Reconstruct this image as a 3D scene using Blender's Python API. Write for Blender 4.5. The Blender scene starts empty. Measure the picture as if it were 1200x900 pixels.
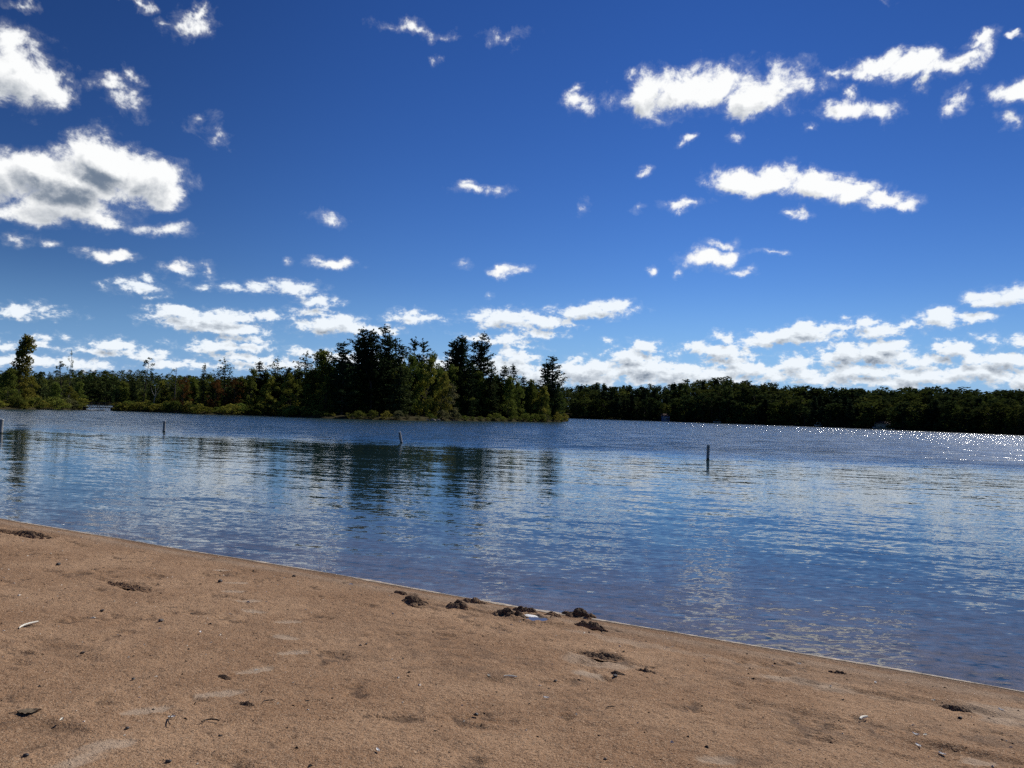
import bpy, bmesh, math, random
import numpy as np
from mathutils import Vector, Matrix

random.seed(7)
RNG = np.random.default_rng(11)
sc = bpy.context.scene
COL = sc.collection
R = math.radians

# ------------------------------------------------------------------ camera
CAM_Z, F_PX = 2.0, 901.0
PITCH, ROLL = math.atan(34.0 / F_PX), R(1.7)
fw = Vector((0, math.cos(PITCH), math.sin(PITCH)))
up0 = Vector((0, -math.sin(PITCH), math.cos(PITCH)))
rt0 = Vector((1, 0, 0))
rt = rt0 * math.cos(ROLL) + up0 * math.sin(ROLL)
upv = -rt0 * math.sin(ROLL) + up0 * math.cos(ROLL)
cam = bpy.data.cameras.new('camera')
cam.sensor_width = 36.0
cam.lens = 36.0 * F_PX / 1200.0
cam.clip_start, cam.clip_end = 0.05, 9000
camo = bpy.data.objects.new('camera', cam)
COL.objects.link(camo)
m = Matrix.Identity(4)
for i in range(3):
    m[i][0], m[i][1], m[i][2] = rt[i], upv[i], -fw[i]
m[2][3] = CAM_Z
camo.matrix_world = m
sc.camera = camo


def ray(px, py):
    return fw + rt * ((px - 600.0) / F_PX) + upv * ((450.0 - py) / F_PX)


def az_el(px, py):
    d = ray(px, py)
    return math.atan2(d.x, d.y), math.atan2(d.z, math.hypot(d.x, d.y))


def hit_z(px, py, z=0.0):
    d = ray(px, py)
    k = (z - CAM_Z) / d.z
    return Vector((d.x * k, d.y * k, z))


def at(px, D):
    """ground position in the direction of column px at horizontal distance D"""
    y = 484 + (px - 600) * math.tan(ROLL)
    d = ray(px, y)
    L = math.hypot(d.x, d.y)
    return d.x / L * D, d.y / L * D


def z_of(px, py, D):
    d = ray(px, py)
    return CAM_Z + D * d.z / math.hypot(d.x, d.y)


# shoreline frame: s runs along the waterline, t goes inland
SY, SK = 8.08, -0.562
SN = math.hypot(1, SK)
ES = Vector((1 / SN, SK / SN))
ET = Vector((SK / SN, -1 / SN))


def st(x, y):
    return x * ES.x + (y - SY) * ES.y, x * ET.x + (y - SY) * ET.y


def xy(s, t):
    return s * ES.x + t * ET.x, SY + s * ES.y + t * ET.y


# ------------------------------------------------------------------ numpy noise
def vnoise(x, y, seed=0):
    x = np.asarray(x, float); y = np.asarray(y, float)
    xi = np.floor(x).astype(np.int64); yi = np.floor(y).astype(np.int64)
    fx = x - xi; fy = y - yi
    fx = fx * fx * (3 - 2 * fx); fy = fy * fy * (3 - 2 * fy)

    def h(a, b):
        n = (a * 374761393 + b * 668265263 + seed * 982451653) & 0x7fffffff
        n = ((n ^ (n >> 13)) * 1274126177) & 0x7fffffff
        n = (n ^ (n >> 16)) & 0xffff
        return n / 65535.0
    a = h(xi, yi); b = h(xi + 1, yi); c = h(xi, yi + 1); d = h(xi + 1, yi + 1)
    return (a * (1 - fx) + b * fx) * (1 - fy) + (c * (1 - fx) + d * fx) * fy


def fbm(x, y, o=4, seed=0, g=0.5):
    s = 0; a = 1; tot = 0
    for i in range(o):
        s = s + a * vnoise(x * 2 ** i + i * 17.3, y * 2 ** i - i * 9.1, seed + i)
        tot += a; a *= g
    return s / tot


def sstep(a, b, x):
    t = np.clip((x - a) / (b - a), 0, 1)
    return t * t * (3 - 2 * t)


# ------------------------------------------------------------------ object helpers
def tag(o, label=None, cat=None, group=None, kind=None):
    if label: o['label'] = label
    if cat: o['category'] = cat
    if group: o['group'] = group
    if kind: o['kind'] = kind
    return o


def empty(name, loc, rz=0.0, label=None, cat=None, group=None):
    o = bpy.data.objects.new(name, None)
    o.empty_display_size = 0.2
    COL.objects.link(o)
    o.location = loc
    o.rotation_euler = (0, 0, rz)
    return tag(o, label, cat, group)


def mesh_np(name, verts, faces, mats, smooth=False, attrs=None, midx=None):
    """verts (N,3); faces (M,k) of one size or a list of such arrays"""
    if not isinstance(faces, list): faces = [faces]
    faces = [np.asarray(f, np.int32) for f in faces if len(f)]
    me = bpy.data.meshes.new(name)
    verts = np.asarray(verts, np.float32)
    me.vertices.add(len(verts))
    me.vertices.foreach_set('co', verts.ravel())
    nl = sum(f.size for f in faces); nf = sum(len(f) for f in faces)
    me.loops.add(nl)
    me.loops.foreach_set('vertex_index', np.concatenate([f.ravel() for f in faces]))
    me.polygons.add(nf)
    tot = np.concatenate([np.full(len(f), f.shape[1], np.int32) for f in faces])
    start = np.concatenate([[0], np.cumsum(tot)[:-1]]).astype(np.int32)
    me.polygons.foreach_set('loop_start', start)
    me.polygons.foreach_set('loop_total', tot)
    for mt in (mats if isinstance(mats, (list, tuple)) else [mats]): me.materials.append(mt)
    if midx is not None: me.polygons.foreach_set('material_index', np.asarray(midx, np.int32))
    me.polygons.foreach_set('use_smooth', np.full(nf, smooth))
    for k, v in (attrs or {}).items():
        a = me.attributes.new(k, 'FLOAT', 'POINT')
        a.data.foreach_set('value', np.asarray(v, np.float32))
    me.update(calc_edges=True)
    return me


def link(name, me, parent=None, loc=None):
    o = bpy.data.objects.new(name, me)
    COL.objects.link(o)
    if parent is not None: o.parent = parent
    if loc is not None: o.location = loc
    return o


def bm_obj(name, bm, mat, parent=None, smooth=False):
    me = bpy.data.meshes.new(name)
    bm.to_mesh(me); bm.free()
    me.materials.append(mat)
    if smooth:
        for p in me.polygons: p.use_smooth = True
    return link(name, me, parent)


def bm_box(bm, c, s, rz=0.0, bevel=0.0):
    mat = Matrix.Translation(c) @ Matrix.Rotation(rz, 4, 'Z') @ Matrix.Diagonal((s[0], s[1], s[2], 1))
    g = bmesh.ops.create_cube(bm, size=1.0, matrix=mat)
    if bevel:
        es = list({e for v in g['verts'] for e in v.link_edges})
        bmesh.ops.bevel(bm, geom=es, offset=bevel, segments=2, affect='EDGES')


def grid_faces(n, k):
    i = np.arange(n - 1)[:, None] * k + np.arange(k - 1)[None, :]
    i = i.ravel()
    return np.stack([i, i + 1, i + k + 1, i + k], 1)


# ------------------------------------------------------------------ node helpers
class N:
    def __init__(s, tree):
        s.t = tree; s.n = tree.nodes; s.l = tree.links

    def new(s, typ, **kw):
        nd = s.n.new(typ)
        for k, v in kw.items(): setattr(nd, k, v)
        return nd

    def put(s, sock, v):
        if hasattr(v, 'is_output'): s.l.new(v, sock)
        else: sock.default_value = v

    def math(s, op, a, b=None, c=None, clamp=False):
        nd = s.new('ShaderNodeMath', operation=op, use_clamp=clamp)
        s.put(nd.inputs[0], a)
        if b is not None: s.put(nd.inputs[1], b)
        if c is not None: s.put(nd.inputs[2], c)
        return nd.outputs[0]

    def vm(s, op, a, b=None, c=None, out=0):
        nd = s.new('ShaderNodeVectorMath', operation=op)
        s.put(nd.inputs[0], a)
        if b is not None: s.put(nd.inputs[1], b)
        if c is not None: s.put(nd.inputs[2], c)
        return nd.outputs[out]

    def sstep(s, x, a, b, lo=0.0, hi=1.0):
        nd = s.new('ShaderNodeMapRange', interpolation_type='SMOOTHSTEP')
        s.put(nd.inputs[0], x)
        for i, v in enumerate((a, b, lo, hi)): s.put(nd.inputs[1 + i], v)
        return nd.outputs[0]

    def lin(s, x, a, b, lo=0.0, hi=1.0):
        nd = s.new('ShaderNodeMapRange')
        s.put(nd.inputs[0], x)
        for i, v in enumerate((a, b, lo, hi)): s.put(nd.inputs[1 + i], v)
        return nd.outputs[0]

    def mix(s, f, a, b):
        nd = s.new('ShaderNodeMix', data_type='RGBA')
        s.put(nd.inputs[0], f); s.put(nd.inputs[6], a); s.put(nd.inputs[7], b)
        return nd.outputs[2]

    def noise(s, vec, scale, detail=2.0, rough=0.5, dim='3D', dist=0.0):
        nd = s.new('ShaderNodeTexNoise', noise_dimensions=dim)
        s.put(nd.inputs['Vector'], vec)
        nd.inputs['Scale'].default_value = scale
        nd.inputs['Detail'].default_value = detail
        nd.inputs['Roughness'].default_value = rough
        nd.inputs['Distortion'].default_value = dist
        return nd


def rgb(r, g, b): return (r, g, b, 1.0)


def new_mat(name):
    mt = bpy.data.materials.new(name)
    mt.use_nodes = True
    nt = N(mt.node_tree)
    nt.n.clear()
    out = nt.new('ShaderNodeOutputMaterial')
    return mt, nt, out


def simple_mat(name, col, rough=0.7, var=0.25, scale=8.0, spec=0.3, bump=0.0, metallic=0.0, stretch=(1, 1, 1)):
    mt, nt, out = new_mat(name)
    tc = nt.new('ShaderNodeTexCoord').outputs['Object']
    v = nt.vm('MULTIPLY', tc, stretch)
    nz = nt.noise(v, scale, 4, 0.6)
    f = nt.lin(nz.outputs[0], 0.3, 0.7, 1 - var, 1 + var)
    c = nt.vm('SCALE', col[:3], None)
    c.node.inputs['Scale'].default_value = 1
    nt.l.new(f, c.node.inputs['Scale'])
    b = nt.new('ShaderNodeBsdfPrincipled')
    nt.l.new(c, b.inputs['Base Color'])
    b.inputs['Roughness'].default_value = rough
    b.inputs['Specular IOR Level'].default_value = spec
    b.inputs['Metallic'].default_value = metallic
    if bump:
        bp = nt.new('ShaderNodeBump')
        bp.inputs['Strength'].default_value = bump
        bp.inputs['Distance'].default_value = 0.02
        nt.l.new(nz.outputs[0], bp.inputs['Height'])
        nt.l.new(bp.outputs[0], b.inputs['Normal'])
    nt.l.new(b.outputs[0], out.inputs[0])
    return mt


# ------------------------------------------------------------------ light
SUN_AZ, SUN_EL = R(44), R(43)
SUN = Vector((math.sin(SUN_AZ) * math.cos(SUN_EL), math.cos(SUN_AZ) * math.cos(SUN_EL), math.sin(SUN_EL)))
sl = bpy.data.lights.new('sun', 'SUN')
sl.energy = 4.2
sl.angle = R(0.53)
sl.color = (1.0, 0.95, 0.87)
so = bpy.data.objects.new('sun', sl)
COL.objects.link(so)
so.rotation_euler = (-SUN).to_track_quat('-Z', 'Y').to_euler()
so.location = (20, 0, 40)

# ------------------------------------------------------------------ sky with fair-weather clouds
# each cloud puff: photo column, row, half width, half height, thickness
PUFFS = [
 # big cloud near the west edge of view and its neighbours
 (14, 78, 58, 44, 1.0), (52, 96, 34, 30, .8), (82, 95, 12, 11, .35), (-30, 80, 50, 40, 1.0),
 (118, 97, 18, 10, .42), (142, 112, 16, 13, .4), (140, 86, 11, 8, .38),
 (226, 37, 22, 15, .55), (238, 22, 11, 11, .45), (205, 30, 9, 6, .3),
 (30, 5, 18, 6, .38), (160, 3, 24, 7, .42),
 (232, 145, 14, 6, .26), (258, 160, 10, 8, .26),
 (130, 192, 62, 36, 1.25), (175, 212, 42, 32, 1.0), (95, 218, 70, 26, 1.25), (60, 205, 62, 30, 1.2), (10, 210, 50, 30, 1.1), (-40, 215, 50, 34, 1.1),
 (120, 178, 34, 20, .9), (75, 238, 75, 22, .95), (110, 258, 34, 9, .6), (30, 250, 45, 12, .6), (180, 238, 25, 10, .5),
 (195, 270, 42, 7, .5), (28, 281, 14, 6, .35), (55, 284, 9, 5, .3),
 (125, 296, 40, 8, .7), (208, 313, 22, 8, .6), (160, 336, 38, 9, .65), (178, 328, 14, 6, .5), (185, 348, 12, 3, .4),
 (25, 365, 50, 8, .55), (245, 318, 7, 7, .28), (235, 333, 12, 4, .3),
 (268, 337, 18, 5, .5), (302, 340, 25, 7, .6), (345, 338, 38, 9, .8), (372, 352, 26, 8, .65),
 (225, 376, 54, 13, .95), (255, 372, 60, 11, .85), (300, 371, 36, 6, .6), (205, 366, 34, 9, .8), (265, 386, 44, 9, .9),
 (385, 380, 44, 13, .95), (408, 386, 32, 9, .7), (360, 366, 20, 6, .6), (448, 388, 30, 6, .6),
 (487, 374, 34, 8, .7), (482, 366, 14, 6, .5),
 (265, 407, 54, 8, .85), (290, 397, 34, 5, .7), (290, 420, 46, 7, .7),
 (130, 403, 30, 8, .85), (128, 412, 42, 5, .7), (50, 394, 24, 5, .5), (46, 406, 24, 6, .55), (90, 410, 16, 5, .45),
 (180, 418, 26, 9, .8), (196, 427, 26, 6, .7), (20, 424, 60, 9, .75), (100, 427, 54, 8, .7), (-10, 405, 30, 8, .6),
 (240, 428, 40, 6, .6), (320, 426, 60, 7, .7), (362, 412, 26, 6, .7), (395, 418, 40, 8, .7), (440, 425, 40, 7, .6),
 # middle of the sky
 (388, 258, 18, 6, .34), (390, 309, 25, 7, .65), (376, 306, 10, 4, .4), (342, 306, 8, 4, .38), (595, 315, 20, 7, .62), (590, 310, 8, 5, .5), (540, 312, 9, 4, .3),
 (560, 221, 22, 6, .38), (553, 214, 8, 4, .3), (478, 30, 26, 6, .27), (505, 36, 18, 5, .25), (590, 42, 18, 5, .24), (574, 345, 5, 4, .3), (510, 68, 6, 4, .2),
 (592, 374, 50, 12, .9), (640, 378, 36, 10, .8), (690, 364, 60, 11, .9), (722, 358, 28, 10, .8), (650, 362, 20, 7, .5),
 (625, 391, 28, 6, .65), (590, 398, 32, 7, .65), (555, 396, 20, 6, .5), (610, 407, 20, 4, .4), (709, 400, 9, 3, .5), (714, 414, 8, 4, .4),
 (600, 430, 44, 14, .95), (640, 440, 50, 14, .95), (600, 418, 28, 9, .7), (520, 430, 40, 10, .7),
 (690, 437, 54, 17, 1.0), (755, 434, 52, 17, 1.0), (762, 409, 23, 10, .95), (740, 420, 36, 10, .9), (790, 440, 50, 14, .95),
 (845, 412, 44, 10, 1.05), (850, 394, 16, 6, .6), (820, 408, 20, 8, .8), (872, 432, 44, 12, .95), (832, 440, 50, 12, .9), (860, 422, 34, 8, .8),
 (930, 430, 23, 13, .8), (940, 440, 30, 11, .8), (905, 440, 36, 9, .75),
 (925, 396, 64, 11, 1.05), (948, 388, 30, 9, .9), (895, 398, 34, 8, .8), (985, 385, 20, 7, .55),
 (1030, 384, 36, 12, .9), (1020, 376, 18, 9, .8), (1060, 380, 16, 6, .5), (985, 375, 12, 5, .45),
 (1100, 375, 30, 13, .9), (1095, 368, 16, 8, .7), (1140, 372, 26, 8, .75),
 (1165, 350, 46, 12, .9), (1195, 342, 30, 13, .9), (1140, 345, 20, 8, .7), (1230, 345, 40, 16, .9),
 (1018, 414, 66, 13, 1.15), (1040, 404, 28, 9, 1.0), (985, 420, 40, 10, .95), (1000, 410, 20, 8, .8),
 (1120, 413, 30, 11, 1.1), (1105, 407, 16, 7, .8), (1080, 424, 44, 8, .8), (1153, 396, 16, 4, .34), (1198, 402, 26, 8, .7),
 (1010, 436, 54, 10, .95), (1080, 442, 70, 12, 1.0), (1150, 438, 56, 13, 1.0), (1185, 424, 40, 12, 1.0), (1140, 424, 24, 9, .9), (1040, 448, 60, 8, .8), (1210, 444, 50, 12, .9), (965, 446, 50, 8, .8),
 # ragged clouds high over the lake
 (757, 116, 36, 28, .8), (795, 103, 46, 26, .85), (840, 100, 46, 27, .85), (885, 112, 40, 28, .85), (905, 98, 26, 24, .6), (735, 92, 12, 8, .4), (942, 92, 26, 20, .5),
 (677, 120, 20, 13, .36), (680, 104, 12, 6, .33),
 (1030, 72, 34, 15, .8), (1065, 80, 40, 18, .85), (1105, 84, 40, 19, .8), (1128, 70, 26, 14, .6), (1128, 52, 22, 7, .42), (985, 78, 22, 6, .36), (1085, 104, 14, 9, .5),
 (990, 128, 27, 15, .7), (1022, 130, 30, 12, .6), (993, 106, 10, 11, .5), (1130, 122, 13, 8, .32), (1190, 48, 14, 4, .45), (1196, 106, 30, 17, .65), (1196, 140, 14, 8, .4),
 (1025, 5, 14, 5, .3), (870, 160, 8, 4, .25), (950, 150, 7, 4, .22), (812, 163, 5, 3, .2), (755, 205, 9, 4, .28), (751, 243, 10, 4, .28), (681, 244, 5, 6, .24),
 (862, 210, 38, 17, .95), (905, 212, 44, 17, .95), (950, 219, 48, 18, .95), (995, 229, 44, 15, .9), (1030, 238, 34, 11, .75), (1066, 243, 18, 8, .5),
 (803, 241, 22, 6, .46), (929, 252, 16, 4, .38), (826, 304, 36, 11, .72), (850, 300, 20, 8, .6), (868, 316, 14, 4, .42), (842, 286, 17, 4, .34), (905, 296, 14, 3, .34), (760, 315, 6, 3, .3), (788, 318, 4, 5, .3),
 # beyond the frame, so that the lake has the rest of this sky to mirror
 (430, -90, 90, 34, .7), (620, -150, 120, 40, .8), (980, -70, 100, 30, .8), (1120, -170, 120, 40, .8), (220, -180, 110, 46, .9),
 (-200, 60, 90, 46, 1.0), (-190, 260, 90, 30, .9), (-150, 400, 110, 16, .8), (1330, 230, 90, 30, .8), (1380, 90, 90, 34, .8), (1340, 410, 110, 20, .9), (1300, 330, 60, 14, .7),
]

w = bpy.data.worlds.new('World')
sc.world = w
w.use_nodes = True
wn = N(w.node_tree)
wn.n.clear()
wout = wn.new('ShaderNodeOutputWorld')
sky = wn.new('ShaderNodeTexSky', sky_type='NISHITA')
sky.sun_disc = False
sky.sun_elevation = SUN_EL
sky.sun_rotation = SUN_AZ
sky.altitude = 300
sky.air_density = 1.0
sky.dust_density = 0.0
sky.ozone_density = 3.0

geo = wn.new('ShaderNodeTexCoord').outputs['Generated']
sp = wn.new('ShaderNodeSeparateXYZ'); wn.l.new(geo, sp.inputs[0])
az = wn.math('ARCTAN2', sp.outputs[0], sp.outputs[1])
el = wn.math('ARCSINE', sp.outputs[2])
cmb = wn.new('ShaderNodeCombineXYZ')
wn.l.new(az, cmb.inputs[0]); wn.l.new(el, cmb.inputs[1])
# a step towards the sun through the cloud: what stands in the way shades it
stepv = wn.new('ShaderNodeCombineXYZ')
wn.put(stepv.inputs[0], wn.lin(el, 0, R(30), R(0.22), R(0.8)))
wn.put(stepv.inputs[1], wn.lin(el, 0, R(30), R(0.40), R(1.6)))
dir0 = cmb.outputs[0]
dir1 = wn.vm('ADD', dir0, stepv.outputs[0])
# the wind tears the outlines: warp the place before looking up the puffs
w1 = wn.noise(dir0, 13.0, 5, 0.6, '2D')
wamp = wn.new('ShaderNodeCombineXYZ')
wn.put(wamp.inputs[0], wn.lin(el, 0, R(26), 0.030, 0.095)); wn.put(wamp.inputs[1], wn.lin(el, 0, R(26), 0.010, 0.065))
pos0 = wn.vm('MULTIPLY_ADD', wn.vm('SUBTRACT', w1.outputs['Color'], (.5, .5, .5)), wamp.outputs[0], dir0)
pos1 = wn.vm('ADD', pos0, stepv.outputs[0])
lowmix = wn.sstep(el, R(4), R(15))


def cloud_noise(pos):
    hi = wn.noise(wn.vm('MULTIPLY', pos, (1.0, 1.25, 0)), 26.0, 9, 0.67, '2D', 0.2)
    lo = wn.noise(wn.vm('MULTIPLY', pos, (1.0, 1.7, 0)), 60.0, 7, 0.62, '2D', 0.1)
    mixn = wn.new('ShaderNodeMix', data_type='FLOAT')
    wn.put(mixn.inputs[0], lowmix); wn.put(mixn.inputs[2], wn.math('MULTIPLY_ADD', lo.outputs[0], 1.3, -0.15)); wn.put(mixn.inputs[3], hi.outputs[0])
    return wn.math('SUBTRACT', mixn.outputs[0], 0.5)


NZ0, NZ1 = cloud_noise(dir0), cloud_noise(dir1)
NAMP = 1.5
hs = wn.new('ShaderNodeHueSaturation')
hs.inputs['Saturation'].default_value = 1.15
wn.l.new(sky.outputs[0], hs.inputs['Color'])
gm = wn.new('ShaderNodeGamma'); gm.inputs['Gamma'].default_value = 1.45
wn.l.new(wn.vm('SCALE', hs.outputs[0], None), gm.inputs['Color'])
gm.inputs['Color'].links[0].from_node.inputs['Scale'].default_value = 0.1
skyc = wn.vm('MULTIPLY', gm.outputs[0], (7.0, 7.4, 9.3))
off_ = wn.sstep(wn.math('ABSOLUTE', wn.math('SUBTRACT', az, R(1))), R(8), R(36), 1.0, 0.80)  # sky colour dimmed towards both sides, imitating lens vignetting
skyc = wn.vm('SCALE', skyc, None); skyc.node.inputs['Scale'].default_value = 1.0
wn.l.new(off_, skyc.node.inputs['Scale'])
skyc = wn.mix(wn.sstep(el, R(-1), R(10), 0.75, 0.0), skyc, rgb(1.9, 4.2, 8.4))
PA = []
for (cx, cy, rx, ry, wt) in PUFFS:
    a0, e0 = az_el(cx, cy)
    a1, _ = az_el(cx + rx, cy); _, e1 = az_el(cx, cy - ry)
    low = 1.06 if e0 < R(7) else 1.0
    PA.append((a0, e0, abs(a1 - a0) * low, abs(e1 - e0) * low, wt))


def chain_of(g, pos, puffs):
    chain = None
    for (a0, e0, ra, re, wt) in puffs:
        v = g.vm('MULTIPLY_ADD', pos, (1 / ra, 1 / re, 0), (-a0 / ra, -e0 / re, 0))
        k = g.math('MULTIPLY_ADD', g.vm('LENGTH', v, out=1), -wt, wt)
        chain = k if chain is None else g.math('SMOOTH_MAX', chain, k, 0.16)
    return g.math('MAXIMUM', chain, -1.2)


SKY_K = 0.1


def background(g, colour):
    bg = g.new('ShaderNodeBackground')
    g.l.new(colour, bg.inputs['Color'])
    bg.inputs['Strength'].default_value = SKY_K
    return bg.outputs[0]


CLEAR = background(wn, skyc)


def leaf(a0, a1, e0, e1):
    """the patch of sky between two azimuths and two elevations, with only its own clouds"""
    own = []
    q_ = min(1, max(0, e1 / R(26)))
    wx, wy = (.035 + .095 * q_) * .3, (.012 + .073 * q_) * .3
    for p_ in PA:
        k = 1 + 0.6 / p_[4]
        if p_[0] + p_[2] * k > a0 - wx and p_[0] - p_[2] * k < a1 + R(.8) + wx and p_[1] + p_[3] * k > e0 - wy and p_[1] - p_[3] * k < e1 + R(1.6) + wy: own.append(p_)
    if not own: return CLEAR
    LEAFS.append(len(own))
    grp = bpy.data.node_groups.new('sky_patch', 'ShaderNodeTree')
    for nm, ty in (('Pos', 'Vector'), ('PosSun', 'Vector'), ('Noise', 'Float'), ('NoiseSun', 'Float'), ('Sky', 'Color')):
        grp.interface.new_socket(nm, in_out='INPUT', socket_type='NodeSocket' + ty)
    grp.interface.new_socket('Shader', in_out='OUTPUT', socket_type='NodeSocketShader')
    g = N(grp)
    gi = g.new('NodeGroupInput').outputs; go = g.new('NodeGroupOutput')
    d0 = g.math('MULTIPLY_ADD', gi[2], NAMP, chain_of(g, gi[0], own))
    c1 = chain_of(g, gi[1], own)
    d1 = g.math('MULTIPLY_ADD', gi[3], NAMP, c1)
    m1 = g.math('MULTIPLY_ADD', gi[3], 0.55, c1)
    alpha = g.math('ADD', g.sstep(d0, -0.28, 0.20, 0.0, 0.12), g.sstep(d0, 0.0, 0.44, 0.0, 0.88))
    # brighter towards the sun, darker where more cloud lies between
    lum = g.math('MULTIPLY_ADD', g.math('SUBTRACT', d0, d1), 0.42, 0.93)
    lum = g.math('SUBTRACT', lum, g.math('MULTIPLY', g.sstep(m1, 0.08, 1.15), g.sstep(d0, 0.05, 0.95, 0.0, 0.62 + 0.24 * min(1, max(0, e0 / R(14))))))
    lum = g.math('SMOOTH_MAX', g.math('MINIMUM', lum, 1.0), 0.17, 0.25)
    lightc = g.mix(g.lin(lum, 0.17, 1.0), rgb(1.6, 2.1, 2.9), rgb(9.8, 9.9, 9.9) if e0 > R(7) else rgb(8.7, 9.3, 9.9))
    g.l.new(background(g, g.mix(alpha, gi[4], lightc)), go.inputs[0])
    nd = wn.new('ShaderNodeGroup', node_tree=grp)
    for k, v in enumerate((pos0, pos1, NZ0, NZ1, skyc)): wn.l.new(v, nd.inputs[k])
    return nd.outputs[0]


LEAFS = []


def split(cells_a, cells_e):
    """binary tree of mix shaders over the grid of patches, so that each ray works out one patch only"""
    na_, ne_ = len(cells_a) - 1, len(cells_e) - 1
    if na_ == 1 and ne_ == 1: return leaf(cells_a[0], cells_a[1], cells_e[0], cells_e[1])
    if na_ >= ne_:
        k = na_ // 2
        lo, hi = split(cells_a[:k + 1], cells_e), split(cells_a[k:], cells_e)
        f = wn.math('GREATER_THAN', az, cells_a[k])
    else:
        k = ne_ // 2
        lo, hi = split(cells_a, cells_e[:k + 1]), split(cells_a, cells_e[k:])
        f = wn.math('GREATER_THAN', el, cells_e[k])
    ms = wn.new('ShaderNodeMixShader')
    wn.l.new(f, ms.inputs[0]); wn.l.new(lo, ms.inputs[1]); wn.l.new(hi, ms.inputs[2])
    return ms.outputs[0]


import time; _t = time.time()
tree_ = split([-3.2, -.85] + list(np.linspace(-.62, .62, 15)) + [.85, 3.2], [R(v) for v in (0, 1.7, 3.0, 4.5, 6.5, 9, 12, 16, 21, 27, 90)])
print('LEAFS', len(LEAFS), sum(LEAFS), time.time() - _t)
under = wn.new('ShaderNodeMixShader')
wn.l.new(wn.math('GREATER_THAN', el, 0.0), under.inputs[0])
wn.l.new(CLEAR, under.inputs[1]); wn.l.new(tree_, under.inputs[2])
wn.l.new(under.outputs[0], wout.inputs[0])

# ------------------------------------------------------------------ materials
# damp brown beach sand; the attributes hold dry crust and wet dug sand
M_sand, nt, out = new_mat('beach_sand')
tc = nt.new('ShaderNodeNewGeometry').outputs['Position']
nA = nt.noise(nt.vm('MULTIPLY', tc, (1, 1, 0)), 0.9, 5, 0.6)
nB = nt.noise(nt.vm('MULTIPLY', tc, (1, 1, 0)), 7.0, 6, 0.7)
nC = nt.noise(tc, 75.0, 3, 0.75)
nD = nt.noise(tc, 26.0, 4, 0.75)
nE = nt.noise(nt.vm('ADD', tc, (31.0, 7.0, 0)), 110.0, 2, 0.6)
c = nt.mix(nt.sstep(nA.outputs[0], 0.35, 0.68), rgb(.310, .182, .103), rgb(.435, .275, .165))
c = nt.mix(nt.sstep(nB.outputs[0], 0.50, 0.72, 0, 0.55), c, rgb(.205, .127, .078))
c = nt.mix(nt.sstep(nD.outputs[0], 0.53, 0.66, 0, 0.75), c, rgb(.12, .074, .046))
c = nt.mix(nt.sstep(nE.outputs[0], 0.54, 0.64, 0, 0.85), c, rgb(.50, .365, .25))
c = nt.mix(nt.sstep(nC.outputs[0], 0.46, 0.34, 0, 0.9), c, rgb(.07, .046, .031))
at_p = nt.new('ShaderNodeAttribute', attribute_name='pale').outputs['Fac']
at_w = nt.new('ShaderNodeAttribute', attribute_name='wet').outputs['Fac']
c = nt.mix(nt.math('MULTIPLY', at_p, 0.8), c, rgb(.47, .365, .27))
c = nt.mix(nt.math('MULTIPLY', at_w, 0.85), c, rgb(.062, .043, .031))
b = nt.new('ShaderNodeBsdfPrincipled')
nt.l.new(c, b.inputs['Base Color'])
nt.put(b.inputs['Roughness'], nt.lin(at_w, 0, 1, 0.9, 0.6))
b.inputs['Specular IOR Level'].default_value = 0.08
hsum = nt.math('ADD', nt.math('MULTIPLY', nC.outputs[0], 0.6), nt.math('MULTIPLY', nD.outputs[0], 1.0))
hsum = nt.math('MULTIPLY_ADD', nB.outputs[0], 1.6, hsum)
bp = nt.new('ShaderNodeBump'); bp.inputs['Strength'].default_value = 1.0; bp.inputs['Distance'].default_value = 0.019
nt.l.new(hsum, bp.inputs['Height']); nt.l.new(bp.outputs[0], b.inputs['Normal'])
nt.l.new(b.outputs[0], out.inputs[0])

# lake water: mirror over a clear tannin-brown body
M_water, nt, out = new_mat('lake_water')
tc = nt.new('ShaderNodeNewGeometry').outputs['Position']
sx = nt.new('ShaderNodeSeparateXYZ'); nt.l.new(tc, sx.inputs[0])
nW = nt.noise(nt.vm('MULTIPLY', tc, (0.6, 1.5, 0)), 0.035, 3, 0.6)
yy = nt.math('MULTIPLY_ADD', nW.outputs[0], 26.0, sx.outputs[1])
yy = nt.math('MULTIPLY_ADD', sx.outputs[0], 0.34, yy)
gust = nt.sstep(yy, 47.0, 70.0)                      # the open lake is ruffled by the breeze, the bay is calm
band = nt.noise(nt.vm('MULTIPLY', tc, (0.3, 1.0, 0)), 0.06, 3, 0.6)
bandf = nt.lin(band.outputs[0], 0.3, 0.7, 0.55, 1.3)


def slope(vec, scale, detail, rough=0.5):
    nz = nt.noise(vec, scale, detail, rough)
    return nt.vm('SUBTRACT', nz.outputs['Color'], (0.5, 0.5, 0.5))


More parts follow.
